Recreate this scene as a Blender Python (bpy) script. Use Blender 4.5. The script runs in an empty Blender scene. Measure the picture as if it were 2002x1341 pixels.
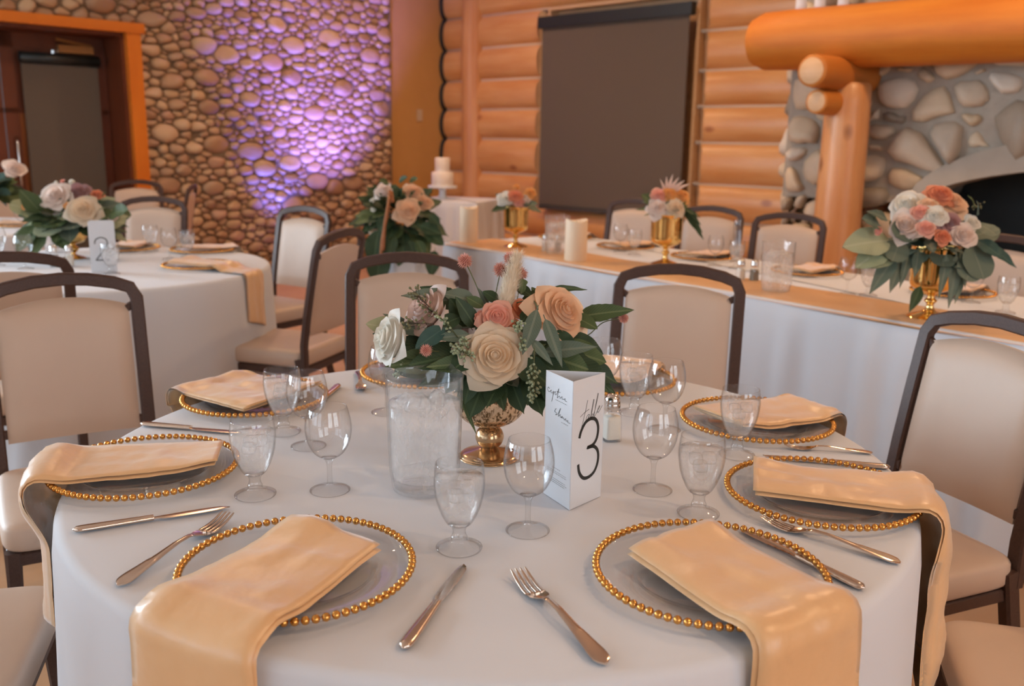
import bpy, math, random
import numpy as np
from mathutils import Vector as V, Matrix, Quaternion
PI = math.pi
sc = bpy.context.scene
col = sc.collection
RND = random.Random(7)

# ------------------------------------------------------------------ camera
TZ = 0.76                                   # table-top height
cd = bpy.data.cameras.new('camera'); cam = bpy.data.objects.new('camera', cd); col.objects.link(cam)
p, r = math.radians(12.6), math.radians(0.9)
fw = V((0, math.cos(p), -math.sin(p))); up = V((0, math.sin(p), math.cos(p))); rt = V((1, 0, 0))
rt2 = rt*math.cos(r) + up*math.sin(r); up2 = up*math.cos(r) - rt*math.sin(r)
cam.matrix_world = Matrix(((rt2.x, up2.x, -fw.x, 0), (rt2.y, up2.y, -fw.y, 0), (rt2.z, up2.z, -fw.z, TZ+0.599), (0, 0, 0, 1)))
cd.sensor_fit = 'HORIZONTAL'; cd.sensor_width = 36; cd.lens = 36*1797/2002; cd.clip_start = 0.05
cd.dof.use_dof = True; cd.dof.focus_distance = 1.55; cd.dof.aperture_fstop = 4.5
sc.camera = cam
# ------------------------------------------------------------------ world, exposure
w = bpy.data.worlds.new('sky'); sc.world = w; w.use_nodes = True
bg = w.node_tree.nodes['Background']; bg.inputs[0].default_value = (.80, .90, 1.0, 1); bg.inputs[1].default_value = 1.6
sc.view_settings.view_transform = 'Standard'; sc.view_settings.look = 'None'
sc.view_settings.exposure = -0.5; sc.view_settings.gamma = 1.0; sc.view_settings.use_curve_mapping = False
cy = sc.cycles
cy.max_bounces = 5; cy.transparent_max_bounces = 16; cy.transmission_bounces = 4; cy.glossy_bounces = 3; cy.diffuse_bounces = 3
cy.use_adaptive_sampling = True; cy.adaptive_threshold = .07; cy.adaptive_min_samples = 16
cy.caustics_reflective = False; cy.caustics_refractive = False; cy.sample_clamp_indirect = 4.0; cy.blur_glossy = 0.5

# room frame: local X runs along the stone wall towards the left of the camera, local Y along the log wall
RC = V((-.776, 11.35, 0)); RM = Matrix.Translation(RC) @ Matrix.Rotation(math.radians(226), 4, 'Z')
RXL, RYL, RH = 14.5, 13.4, 3.9
def room(x, y, z=0): return RM @ V((x, y, z))

def area(name, loc, target, sx, sy, power, colr, spread=180):
    l = bpy.data.lights.new(name, 'AREA'); l.shape = 'RECTANGLE'; l.size = sx; l.size_y = sy
    l.energy = power; l.color = colr; l.spread = math.radians(spread)
    o = bpy.data.objects.new(name, l); col.objects.link(o); o.location = loc
    o.rotation_euler = (V(target)-V(loc)).to_track_quat('-Z', 'Y').to_euler(); return o
# (wall, centre along the wall, watts): window openings left of the picture in the stone wall (S) and in the walls behind the camera (X, Y)
WIN = [('S', 8.9, 700), ('S', 12.1, 720), ('X', 2.3, 110), ('X', 5.5, 80), ('X', 8.7, 40), ('Y', 6.0, 105), ('Y', 9.6, 100)]
WW, WZ0, WZ1 = 2.6, 0.6, 3.3
for wl, c, e_ in WIN:
    zc = (WZ0+WZ1)/2
    if wl == 'X': area('window_daylight', room(RXL+.12, c, zc), room(RXL-3, c, zc-.35), WW, WZ1-WZ0, e_, (.58, .78, 1.0))
    elif wl == 'Y': area('window_daylight', room(c, RYL+.12, zc), room(c, RYL-3, zc-.35), WW, WZ1-WZ0, e_, (.86, .93, 1.0))
    else: area('window_daylight', room(c, -.30, zc), room(c, 3, zc-.35), WW, WZ1-WZ0, e_, (.70, .86, 1.0))

# ------------------------------------------------------------------ mesh kit
class MB:
    def __init__(s): s.v = []; s.f = []; s.m = []
    def add(s, vs, fs, mi=0):
        o = len(s.v); s.v += [tuple(q) for q in vs]; s.f += [tuple(i+o for i in f) for f in fs]; s.m += [mi]*len(fs); return s
    def merge(s, other, mat=None, mi=None):
        vs = other.v if mat is None else [tuple(mat @ V(q)) for q in other.v]
        o = len(s.v); s.v += vs; s.f += [tuple(i+o for i in f) for f in other.f]; s.m += (other.m if mi is None else [mi]*len(other.f)); return s
    def box(s, x0, x1, y0, y1, z0, z1, mi=0):
        return s.add([(x0,y0,z0),(x1,y0,z0),(x1,y1,z0),(x0,y1,z0),(x0,y0,z1),(x1,y0,z1),(x1,y1,z1),(x0,y1,z1)],
                     [(0,3,2,1),(4,5,6,7),(0,1,5,4),(1,2,6,5),(2,3,7,6),(3,0,4,7)], mi)
    def lathe(s, prof, n=32, mi=0, cx=0, cy=0):
        vs = []; rings = []
        for (r, z) in prof:
            if r < 1e-6: rings.append([len(vs)]); vs.append((cx, cy, z))
            else:
                rings.append(list(range(len(vs), len(vs)+n)))
                vs += [(cx+r*math.cos(2*PI*k/n), cy+r*math.sin(2*PI*k/n), z) for k in range(n)]
        fs = []
        for a, b in zip(rings, rings[1:]):
            for k in range(n):
                k2 = (k+1) % n
                if len(a) == 1 and len(b) == 1: break
                if len(a) == 1: fs.append((a[0], b[k2], b[k]))
                elif len(b) == 1: fs.append((a[k], a[k2], b[0]))
                else: fs.append((a[k], a[k2], b[k2], b[k]))
        return s.add(vs, fs, mi)
    def tube(s, pts, rad, n=8, mi=0, caps=True, flat=None):
        pts = [V(q) for q in pts]; N = len(pts)
        if not hasattr(rad, '__len__'): rad = [rad]*N
        T = [(pts[min(i+1, N-1)]-pts[max(i-1, 0)]).normalized() for i in range(N)]
        nn = T[0].orthogonal().normalized() if flat is None else V(flat)
        vs = []
        for i in range(N):
            nn = (nn - T[i]*nn.dot(T[i])); nn = nn.normalized() if nn.length > 1e-6 else T[i].orthogonal().normalized()
            bb = T[i].cross(nn)
            for k in range(n):
                a = 2*PI*k/n; vs.append(pts[i] + (nn*math.cos(a)+bb*math.sin(a))*rad[i])
        fs = [(i*n+k, i*n+(k+1) % n, (i+1)*n+(k+1) % n, (i+1)*n+k) for i in range(N-1) for k in range(n)]
        if caps: fs += [tuple(range(n-1, -1, -1)), tuple((N-1)*n+k for k in range(n))]
        return s.add(vs, fs, mi)
    def bar(s, pts, wv, hw, ht, mi=0):
        """square-section bar along pts; wv = width direction, hw half width, ht half thickness (lists or numbers)"""
        pts = [V(q) for q in pts]; N = len(pts); wv = V(wv).normalized(); vs = []
        g = lambda q, i: q[i] if hasattr(q, '__len__') else q
        for i in range(N):
            t = (pts[min(i+1, N-1)]-pts[max(i-1, 0)]).normalized(); wd = (wv-t*wv.dot(t)).normalized(); td = t.cross(wd)
            a, b = g(hw, i), g(ht, i); e = min(a, b)*.35
            for (x, y) in ((a-e, b), (a, b-e), (a, -b+e), (a-e, -b), (-a+e, -b), (-a, -b+e), (-a, b-e), (-a+e, b)):
                vs.append(pts[i]+wd*x+td*y)
        fs = [(i*8+k, (i+1)*8+k, (i+1)*8+(k+1) % 8, i*8+(k+1) % 8) for i in range(N-1) for k in range(8)]
        fs += [tuple(range(8)), tuple((N-1)*8+k for k in range(7, -1, -1))]
        return s.add(vs, fs, mi)
    def grid(s, nu, nv, fn, mi=0, wrap=False):
        vs = [fn(i/(nu-1) if not wrap else i/nu, j/(nv-1)) for i in range(nu) for j in range(nv)]
        fs = [(i*nv+j, ((i+1) % nu)*nv+j, ((i+1) % nu)*nv+j+1, i*nv+j+1) for i in range(nu if wrap else nu-1) for j in range(nv-1)]
        return s.add(vs, fs, mi)
    def sphere(s, c, rx, ry, rz, n=10, m=6, mi=0):
        o = MB().lathe([(math.sin(PI*k/m), -math.cos(PI*k/m)) for k in range(m+1)], n)
        return s.add([(c[0]+x*rx, c[1]+y*ry, c[2]+z*rz) for x, y, z in o.v], o.f, mi)
    def poly(s, pts2, z0, z1, mi=0):
        n = len(pts2)
        return s.add([(x, y, z0) for x, y in pts2]+[(x, y, z1) for x, y in pts2],
                     [tuple(range(n-1, -1, -1)), tuple(range(n, 2*n))]+[(k, (k+1) % n, n+(k+1) % n, n+k) for k in range(n)], mi)
    def mesh(s, name, mats=None, smooth=True, auto=None):
        me = bpy.data.meshes.new(name); me.from_pydata(s.v, [], s.f)
        for m in (mats if isinstance(mats, (list, tuple)) else [mats]):
            if m is not None: me.materials.append(m)
        if any(s.m): me.polygons.foreach_set('material_index', s.m)
        if smooth:
            me.polygons.foreach_set('use_smooth', [True]*len(me.polygons))
            if auto: me.set_sharp_from_angle(angle=math.radians(auto))
        me.update(); return me
    def build(s, name, mats, parent=None, smooth=True, auto=None, loc=None):
        return link(name, s.mesh(name, mats, smooth, auto), parent, loc)
def link(name, me, parent=None, loc=None, rot=None):
    o = bpy.data.objects.new(name, me); col.objects.link(o)
    if parent is not None: o.parent = parent
    if loc is not None: o.location = loc
    if rot is not None: o.rotation_euler = rot
    return o
def tag(o, label=None, cat=None, group=None, kind=None):
    for k, q in (('label', label), ('category', cat), ('group', group), ('kind', kind)):
        if q: o[k] = q
    return o
def thing(name, label, cat, loc=(0, 0, 0), rz=0, group=None):
    o = bpy.data.objects.new(name, None); col.objects.link(o); o.location = loc; o.rotation_euler = (0, 0, rz)
    o.empty_display_size = .05
    return tag(o, label, cat, group)
def dup(root, loc, rz=None, label=None, group=None):
    def cp(o, par):
        c = o.copy(); col.objects.link(c); c.parent = par
        for ch in o.children: cp(ch, c)
        return c
    c = cp(root, None); c.location = loc
    if rz is not None: c.rotation_euler = (0, 0, rz)
    if label: c['label'] = label
    if group: c['group'] = group
    return c
def struct(o): o['kind'] = 'structure'; return o
def cat_rom(pts, n=6, closed=False):
    P = [V(q) for q in pts]; out = []; N = len(P)
    for i in range(N if closed else N-1):
        a, b, c, d = (P[(i-1) % N], P[i], P[(i+1) % N], P[(i+2) % N]) if closed else (P[max(i-1, 0)], P[i], P[i+1], P[min(i+2, N-1)])
        for k in range(n):
            t = k/n; out.append(.5*((2*b)+(c-a)*t+(2*a-5*b+4*c-d)*t*t+(3*b-a-3*c+d)*t**3))
    if not closed: out.append(P[-1])
    return out
def vnoise(seed):
    rr = random.Random(seed); K = [(rr.uniform(-1, 1), rr.uniform(-1, 1), rr.uniform(-1, 1), rr.uniform(0, 6.28)) for _ in range(7)]
    def f(x, y, z=0): return sum(math.sin(a*x+b*y+c*z+d) for a, b, c, d in K)/7
    return f

# ------------------------------------------------------------------ materials
def nt(name):
    m = bpy.data.materials.new(name); m.use_nodes = True; t = m.node_tree
    return m, t, t.nodes, t.links, t.nodes['Principled BSDF']
def C4(c): return (c[0], c[1], c[2], 1)
def coords(N, L, scale=(1, 1, 1), src='Object', rot=(0, 0, 0)):
    tc = N.new('ShaderNodeTexCoord'); mp = N.new('ShaderNodeMapping'); mp.inputs['Scale'].default_value = scale; mp.inputs['Rotation'].default_value = rot
    L.new(tc.outputs[src], mp.inputs[0]); return mp.outputs[0]
def noise(N, L, vec, scale, det=4, rough=.55):
    n = N.new('ShaderNodeTexNoise'); n.inputs['Scale'].default_value = scale; n.inputs['Detail'].default_value = det; n.inputs['Roughness'].default_value = rough
    if vec is not None: L.new(vec, n.inputs['Vector'])
    return n.outputs['Fac']
def ramp(N, L, fac, stops, interp='LINEAR'):
    r = N.new('ShaderNodeValToRGB'); r.color_ramp.interpolation = interp; e = r.color_ramp.elements
    while len(e) < len(stops): e.new(.5)
    for q, (pos, c) in zip(e, stops): q.position = pos; q.color = C4(c)
    L.new(fac, r.inputs[0]); return r.outputs[0]
def mix(N, L, fac, a, b, mode='MIX'):
    m = N.new('ShaderNodeMix'); m.data_type = 'RGBA'; m.blend_type = mode
    if isinstance(fac, (int, float)): m.inputs[0].default_value = fac
    else: L.new(fac, m.inputs[0])
    for i, q in ((6, a), (7, b)):
        if isinstance(q, tuple): m.inputs[i].default_value = C4(q)
        else: L.new(q, m.inputs[i])
    return m.outputs[2]
def mth(N, L, op, a, b=0.):
    m = N.new('ShaderNodeMath'); m.operation = op
    for i, q in ((0, a), (1, b)):
        if isinstance(q, (int, float)): m.inputs[i].default_value = q
        else: L.new(q, m.inputs[i])
    return m.outputs[0]
def bump(N, L, B, h, st, dist=.01):
    b = N.new('ShaderNodeBump'); b.inputs['Strength'].default_value = st; b.inputs['Distance'].default_value = dist
    L.new(h, b.inputs['Height']); L.new(b.outputs[0], B.inputs['Normal'])
def simple(name, c, rough=.5, metal=0., c2=None, sc_=8., bst=0., bsc=60., sheen=0., spec=None, coat=0., vs=(1, 1, 1), dist=.002, trans=0.):
    m, t, N, L, B = nt(name)
    B.inputs['Base Color'].default_value = C4(c); B.inputs['Roughness'].default_value = rough; B.inputs['Metallic'].default_value = metal
    if spec is not None: B.inputs['Specular IOR Level'].default_value = spec
    if sheen: B.inputs['Sheen Weight'].default_value = sheen; B.inputs['Sheen Roughness'].default_value = .4
    if coat: B.inputs['Coat Weight'].default_value = coat; B.inputs['Coat Roughness'].default_value = .15
    if c2 is not None or bst:
        v = coords(N, L, vs)
        if c2 is not None: L.new(ramp(N, L, noise(N, L, v, sc_), [(.3, c), (.7, c2)]), B.inputs['Base Color'])
        if bst: bump(N, L, B, noise(N, L, v, bsc, 3), bst, dist)
    if trans:
        tr = N.new('ShaderNodeBsdfTranslucent'); tr.inputs[0].default_value = C4(c); ms = N.new('ShaderNodeMixShader'); ms.inputs[0].default_value = trans
        if c2 is not None: L.new(B.inputs['Base Color'].links[0].from_socket, tr.inputs[0])
        L.new(B.outputs[0], ms.inputs[1]); L.new(tr.outputs[0], ms.inputs[2]); L.new(ms.outputs[0], N['Material Output'].inputs[0])
    return m
def thin_glass(name, tint=(1, 1, 1), milk=0., rough=.02, f0=1.45, milkcol=(.9, .92, .95), edge=.55):
    """thin-walled clear glass: transparent where seen face-on, mirror-like and slightly darker at grazing angles; milk = condensation / ice haze"""
    m, t, N, L, B = nt(name); N.remove(B); out = N['Material Output']
    lw = N.new('ShaderNodeLayerWeight'); lw.inputs['Blend'].default_value = .5
    R0 = ((f0-1)/(f0+1))**2
    tp = N.new('ShaderNodeBsdfTransparent'); gl = N.new('ShaderNodeBsdfGlossy'); gl.inputs['Roughness'].default_value = rough
    ed = mth(N, L, 'POWER', lw.outputs['Facing'], 4.)
    fr = mth(N, L, 'ADD', mth(N, L, 'MULTIPLY', mth(N, L, 'POWER', lw.outputs['Facing'], 5.), (1-R0)*.75), R0)
    L.new(mix(N, L, ed, tint, tuple(edge*q for q in tint)), tp.inputs[0])
    base = tp.outputs[0]
    if milk:
        df = N.new('ShaderNodeBsdfDiffuse'); df.inputs[0].default_value = C4(milkcol); tl = N.new('ShaderNodeBsdfTranslucent'); tl.inputs[0].default_value = C4(milkcol)
        m1 = N.new('ShaderNodeMixShader'); m1.inputs[0].default_value = .5; L.new(df.outputs[0], m1.inputs[1]); L.new(tl.outputs[0], m1.inputs[2])
        nz = noise(N, L, coords(N, L, (1, 1, .6)), 45, 4); fac = mth(N, L, 'MULTIPLY', nz, milk*2)
        m2 = N.new('ShaderNodeMixShader'); L.new(fac, m2.inputs[0]); L.new(base, m2.inputs[1]); L.new(m1.outputs[0], m2.inputs[2]); base = m2.outputs[0]
    ms = N.new('ShaderNodeMixShader'); L.new(fr, ms.inputs[0]); L.new(base, ms.inputs[1]); L.new(gl.outputs[0], ms.inputs[2])
    L.new(ms.outputs[0], out.inputs[0]); return m
def solid_glass(name, c=(1, 1, 1), rough=0.):
    m, t, N, L, B = nt(name); B.inputs['Base Color'].default_value = C4(c); B.inputs['Transmission Weight'].default_value = 1
    B.inputs['Roughness'].default_value = rough; B.inputs['IOR'].default_value = 1.48; return m
def wood(name, c1, c2, knot, rough=.35, axis='Y', sc_=3.):
    m, t, N, L, B = nt(name)
    s = {'X': (.18, 1.6, 1.6), 'Y': (1.6, .18, 1.6), 'Z': (1.6, 1.6, .18)}[axis]; s2 = {'X': (.55, 1, 1), 'Y': (1, .55, 1), 'Z': (1, 1, .55)}[axis]
    oi = N.new('ShaderNodeObjectInfo'); tc = N.new('ShaderNodeTexCoord'); ad = N.new('ShaderNodeVectorMath'); ad.operation = 'ADD'
    cb = N.new('ShaderNodeCombineXYZ'); mm = mth(N, L, 'MULTIPLY', oi.outputs['Random'], 37.)
    for i in range(3): L.new(mm, cb.inputs[i])
    L.new(tc.outputs['Object'], ad.inputs[0]); L.new(cb.outputs[0], ad.inputs[1])
    def mp(sv):
        q = N.new('ShaderNodeMapping'); q.inputs['Scale'].default_value = sv; L.new(ad.outputs[0], q.inputs[0]); return q.outputs[0]
    g = noise(N, L, mp(s), sc_*2.2, 6, .6); base = ramp(N, L, g, [(.32, c1), (.68, c2)])
    big = noise(N, L, mp((.5, .5, .5)), 2.2, 2); base = mix(N, L, mth(N, L, 'MULTIPLY', big, .8), base, (.74*c1[0], .60*c1[1], .5*c1[2]))
    vo = N.new('ShaderNodeTexVoronoi'); vo.inputs['Scale'].default_value = 3.2; L.new(mp(s2), vo.inputs['Vector'])
    kn = ramp(N, L, vo.outputs['Distance'], [(.05, (1, 1, 1)), (.13, (0, 0, 0))])
    L.new(mix(N, L, mth(N, L, 'MULTIPLY', kn, .8), base, knot), B.inputs['Base Color'])
    B.inputs['Roughness'].default_value = rough; bump(N, L, B, g, .25, .004); return m
def stone(name, stops, rough=.55):
    m, t, N, L, B = nt(name)
    oi = N.new('ShaderNodeObjectInfo'); ge = N.new('ShaderNodeNewGeometry')
    rr = mth(N, L, 'FRACT', mth(N, L, 'ADD', oi.outputs['Random'], ge.outputs['Random Per Island']))
    base = ramp(N, L, rr, stops, 'CONSTANT' if len(stops) > 5 else 'LINEAR')
    v = coords(N, L); g = noise(N, L, v, 11, 6, .65); g2 = noise(N, L, v, 60, 3)
    L.new(mix(N, L, g, base, tuple(1.3*q for q in stops[len(stops)//2][1]), 'OVERLAY' if False else 'SOFT_LIGHT'), B.inputs['Base Color'])
    B.inputs['Roughness'].default_value = rough; bump(N, L, B, g2, .35, .004); return m

M = {}
M['cloth'] = simple('white_tablecloth', (.64, .66, .71), .75, bst=.10, bsc=400, sheen=.2, dist=.0006)
M['satin'] = simple('champagne_satin', (.78, .49, .26), .34, c2=(.72, .43, .21), sc_=3, bst=.45, bsc=18, sheen=.5, dist=.006, spec=.6)
M['runner'] = simple('tan_satin_runner', (.70, .42, .22), .36, c2=(.64, .37, .18), sc_=3, bst=.2, bsc=8, dist=.008)
M['vinyl'] = simple('beige_vinyl', (.58, .44, .345), .48, c2=(.55, .41, .32), sc_=5, bst=.15, bsc=350, dist=.0008)
M['frame'] = simple('dark_brown_metal', (.058, .029, .021), .46, c2=(.080, .042, .031), sc_=220, bst=.2, bsc=400, dist=.0006, spec=.35)
M['glass'] = thin_glass('clear_glass', f0=1.6, edge=.80)
M['glass_foot'] = thin_glass('solid_clear_glass', (.97, .97, .97), f0=1.75, edge=.62)
M['plate'] = thin_glass('charger_glass', (1, 1, 1), f0=1.55, edge=.93)
M['water'] = thin_glass('iced_water', (1, 1, 1), milk=.22, rough=.08, f0=1.2, edge=.95, milkcol=(.97, .97, .97))
M['ice'] = thin_glass('ice', (1, 1, 1), milk=.16, rough=.15, f0=1.3, edge=.92, milkcol=(.97, .97, .97))
M['pitcher'] = thin_glass('clear_plastic_pitcher', (1, 1, 1), milk=.05, rough=.05, f0=1.5, edge=.9, milkcol=(.97, .97, .97))
M['gold'] = simple('polished_gold', (.74, .37, .095), .14, 1.)
M['goldv'] = simple('gold_mirror_vase', (.86, .58, .22), .09, 1., bst=.25, bsc=14, dist=.004)
M['silver'] = simple('stainless_steel', (.72, .60, .51), .16, 1.)
M['chrome'] = simple('chrome', (.72, .69, .66), .15, 1.)
M['card'] = simple('white_card', (.70, .72, .76), .6)
M['ink'] = simple('black_ink', (.018, .019, .017), .55)
M['ink2'] = simple('grey_ink', (.25, .26, .27), .6)
M['ivory'] = simple('ivory_wax', (.82, .64, .46), .5, spec=.3)
M['salt'] = simple('salt', (.80, .76, .68), .9, bst=.3, bsc=300)
M['pepper'] = simple('pepper', (.16, .13, .10), .9, c2=(.3, .26, .2), sc_=300)
M['cake'] = simple('white_icing', (.80, .74, .70), .55, c2=(.76, .62, .50), sc_=9)
M['black'] = simple('black_plastic', (.012, .012, .014), .4)
M['blacktrim'] = simple('black_rubber', (.010, .011, .011), .55)
M['screen'] = simple('charcoal_blind_fabric', (.118, .092, .072), .85, c2=(.130, .104, .082), sc_=160, bst=.2, bsc=300)
M['screenbar'] = simple('blind_cassette', (.018, .022, .022), .4)
M['dry'] = simple('ochre_plaster', (.54, .29, .085), .85, c2=(.50, .265, .075), sc_=3, bst=.1, bsc=80)
M['switch'] = simple('cream_switch', (.55, .42, .27), .5)
M['log'] = wood('pine_log', (.71, .345, .12), (.88, .55, .26), (.32, .10, .03), .36)
M['logcut'] = simple('cut_pine', (.74, .48, .27), .5, c2=(.68, .42, .22), sc_=4, vs=(2, 2, 12))
M['post'] = wood('pine_post', (.64, .28, .10), (.82, .47, .22), (.22, .075, .025), .36, 'Z')
M['mantel'] = wood('honey_pine_mantel', (.60, .185, .014), (.78, .30, .034), (.16, .04, .01), .6, 'Y')
M['corbel'] = wood('honey_pine_corbel', (.58, .20, .03), (.70, .29, .05), (.2, .05, .012), .6, 'X')
M['chink'] = simple('pale_chinking', (.66, .52, .40), .8)
M['doortrim'] = wood('orange_fir_trim', (.72, .20, .016), (.84, .27, .026), (.5, .13, .015), .35, 'Z')
M['doortop'] = wood('orange_fir_head', (.72, .20, .016), (.84, .27, .026), (.5, .13, .015), .35, 'X')
M['doordark'] = wood('dark_red_wood', (.14, .036, .013), (.20, .052, .018), (.08, .02, .01), .4, 'Z')
M['doorpanel_lit'] = wood('lit_red_wood_panel', (.36, .11, .03), (.44, .14, .04), (.3, .08, .02), .35, 'Z')  # lower door panels: the orange light on them is put into the wood colour
M['mortar'] = simple('brown_mortar', (.17, .115, .07), .95, c2=(.21, .14, .085), sc_=14, bst=.6, bsc=40, dist=.01)
M['fmortar'] = simple('grey_mortar', (.36, .315, .26), .95, c2=(.42, .37, .31), sc_=10, bst=.5, bsc=40, dist=.008)
M['concrete'] = simple('arch_concrete', (.37, .325, .265), .85, c2=(.42, .37, .31), sc_=6, bst=.2, bsc=60)
M['stone'] = stone('river_stone', [(0, (.38, .25, .155)), (.2, (.45, .32, .205)), (.4, (.33, .215, .14)), (.6, (.49, .36, .24)), (.8, (.38, .27, .185)), (.92, (.43, .28, .20))])
M['fstone'] = stone('fieldstone', [(0, (.50, .42, .33)), (.14, (.30, .255, .205)), (.3, (.56, .46, .34)), (.45, (.62, .56, .48)), (.6, (.22, .195, .165)), (.72, (.50, .39, .27)), (.88, (.44, .38, .31))])
M['tealblack'] = simple('teal_black_firebox', (.012, .018, .020), .6, c2=(.02, .026, .028), sc_=5)  # near-black teal with a slight mottle
M['floor'] = wood('tan_oak_floor', (.50, .29, .145), (.56, .34, .18), (.42, .23, .11), .5, 'X')
M['ceil'] = simple('cream_ceiling', (.66, .58, .50), .9)
M['paint'] = simple('warm_white_paint', (.66, .60, .54), .9)
M['rearwood'] = wood('pine_boarding', (.60, .30, .12), (.70, .40, .19), (.4, .2, .1), .5, 'X')
M['winframe'] = simple('window_frame_wood', (.50, .27, .12), .5)
# leaves
def leafmat(name, c, c2, vein, rough=.52):
    m, t, N, L, B = nt(name); v = coords(N, L)
    sp = N.new('ShaderNodeSeparateXYZ'); L.new(v, sp.inputs[0]); ay = mth(N, L, 'ABSOLUTE', sp.outputs[1])
    ph = mth(N, L, 'SUBTRACT', mth(N, L, 'MULTIPLY', sp.outputs[0], 52.), mth(N, L, 'MULTIPLY', ay, 46.))
    vn = mth(N, L, 'POWER', mth(N, L, 'ABSOLUTE', mth(N, L, 'COSINE', ph)), 26.)
    md = mth(N, L, 'LESS_THAN', ay, .022); vv = mth(N, L, 'MAXIMUM', mth(N, L, 'MULTIPLY', vn, .45), md)
    oi = N.new('ShaderNodeObjectInfo'); base = mix(N, L, mth(N, L, 'MULTIPLY', oi.outputs['Random'], .9), c, c2)
    L.new(mix(N, L, mth(N, L, 'MULTIPLY', vv, .6), base, vein), B.inputs['Base Color'])
    B.inputs['Roughness'].default_value = rough; B.inputs['Specular IOR Level'].default_value = .32; bump(N, L, B, vn, .2, .001)
    tr = N.new('ShaderNodeBsdfTranslucent'); L.new(base, tr.inputs[0]); ms = N.new('ShaderNodeMixShader'); ms.inputs[0].default_value = .12
    L.new(B.outputs[0], ms.inputs[1]); L.new(tr.outputs[0], ms.inputs[2]); L.new(ms.outputs[0], N['Material Output'].inputs[0]); return m
M['leaf'] = leafmat('dark_green_leaf', (.028, .055, .026), (.045, .080, .032), (.10, .15, .07))
M['leaf2'] = leafmat('mid_green_leaf', (.065, .105, .040), (.10, .145, .055), (.2, .24, .11))
M['euc'] = leafmat('grey_green_eucalyptus_leaf', (.105, .145, .105), (.145, .185, .135), (.22, .25, .18), .55)
M['teal'] = leafmat('blue_green_leaf', (.035, .085, .072), (.05, .10, .08), (.08, .14, .11))
M['pale'] = leafmat('pale_green_leaf', (.33, .37, .22), (.42, .44, .28), (.5, .52, .36), .5)
M['stem'] = simple('olive_stem', (.10, .115, .045), .6)
M['twig'] = simple('brown_twig', (.075, .05, .03), .7)
M['berry'] = simple('pale_green_berry', (.33, .37, .24), .6, c2=(.25, .30, .17), sc_=60)
M['berryd'] = simple('olive_berry', (.16, .15, .07), .6)
M['globe_shade'] = simple('pink_shade_core', (.36, .11, .08), .8)  # inner ball darkened: shade between the bracts put into its colour
M['globe'] = simple('pink_globe_amaranth', (.62, .27, .21), .7, c2=(.74, .40, .32), sc_=70)
M['plume'] = simple('cream_plume', (.86, .74, .58), .9, sheen=.5, trans=.25)
M['amar'] = simple('russet_amaranth', (.30, .10, .04), .8, c2=(.40, .16, .06), sc_=40)
def petal(name, cin, cout, tr=.38):
    """petal pigment runs from the heart of the flower outwards; object coordinates, flower radius = 1"""
    m, t, N, L, B = nt(name); v = coords(N, L); sp = N.new('ShaderNodeVectorMath'); sp.operation = 'LENGTH'; L.new(v, sp.inputs[0])
    f = mth(N, L, 'ADD', sp.outputs['Value'], mth(N, L, 'MULTIPLY', mth(N, L, 'SUBTRACT', noise(N, L, v, 3.), .5), .35))
    cc = ramp(N, L, f, [(.35, cin), (.95, cout)]); L.new(cc, B.inputs['Base Color']); B.inputs['Roughness'].default_value = .55
    B.inputs['Sheen Weight'].default_value = .25
    tl = N.new('ShaderNodeBsdfTranslucent'); L.new(cc, tl.inputs[0]); ms = N.new('ShaderNodeMixShader'); ms.inputs[0].default_value = tr
    L.new(B.outputs[0], ms.inputs[1]); L.new(tl.outputs[0], ms.inputs[2]); L.new(ms.outputs[0], N['Material Output'].inputs[0]); return m
M['r_cream'] = petal('cream_petal', (.88, .55, .28), (.86, .72, .55))
M['r_peach'] = petal('peach_petal', (.86, .47, .26), (.86, .58, .38))
M['r_mauve'] = petal('dusty_pink_petal', (.66, .40, .31), (.76, .58, .50))
M['r_white'] = petal('white_petal', (.82, .74, .60), (.86, .82, .74))
M['r_pink'] = petal('pink_petal', (.80, .23, .16), (.86, .45, .34))
M['r_coral'] = petal('coral_petal', (.72, .17, .07), (.80, .30, .16))
M['r_plum'] = petal('plum_petal', (.30, .12, .12), (.46, .26, .26))
M['r_blush'] = petal('blush_petal', (.84, .58, .48), (.86, .74, .66))
M['r_orange'] = petal('orange_petal', (.84, .32, .06), (.86, .44, .14))
# speckled mercury-glass bowl
def mercury():
    m, t, N, L, B = nt('mercury_glass'); v = coords(N, L, (1, 1, .45)); a = noise(N, L, v, 150, 5, .7)
    k = ramp(N, L, a, [(.44, (0, 0, 0)), (.52, (1, 1, 1))], 'LINEAR'); L.new(mix(N, L, k, (.16, .10, .045), (.86, .62, .40)), B.inputs['Base Color'])
    B.inputs['Metallic'].default_value = .9; L.new(ramp(N, L, a, [(.44, (.45,)*3), (.52, (.2,)*3)]), B.inputs['Roughness']); bump(N, L, B, a, .3, .001); return m
M['mercury'] = mercury()
M['amber'] = simple('amber_gold_glass', (.62, .42, .24), .16, .85, c2=(.54, .33, .16), sc_=30)
def emit(name, c, s):
    m, t, N, L, B = nt(name); B.inputs['Emission Color'].default_value = C4(c); B.inputs['Emission Strength'].default_value = s; B.inputs['Base Color'].default_value = C4(c); return m
M['led'] = emit('blue_led_lens', (.10, .12, 1.0), 9)
M['lamp'] = emit('warm_lamp_lens', (1.0, .72, .42), 14)
# ================================================================== the room
def rstruct(name, mb, mat, parent=None, smooth=False, auto=None):
    o = mb.build(name, mat, parent, smooth, auto)
    if parent is None: o.matrix_world = RM; struct(o)
    return o
floor = rstruct('floor', MB().box(-.3, RXL+.3, -.5, RYL+.3, -.1, 0), M['floor'])
ceiling = rstruct('ceiling', MB().box(-.3, RXL+.3, -.5, RYL+.3, RH, RH+.1), M['ceil'])
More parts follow.
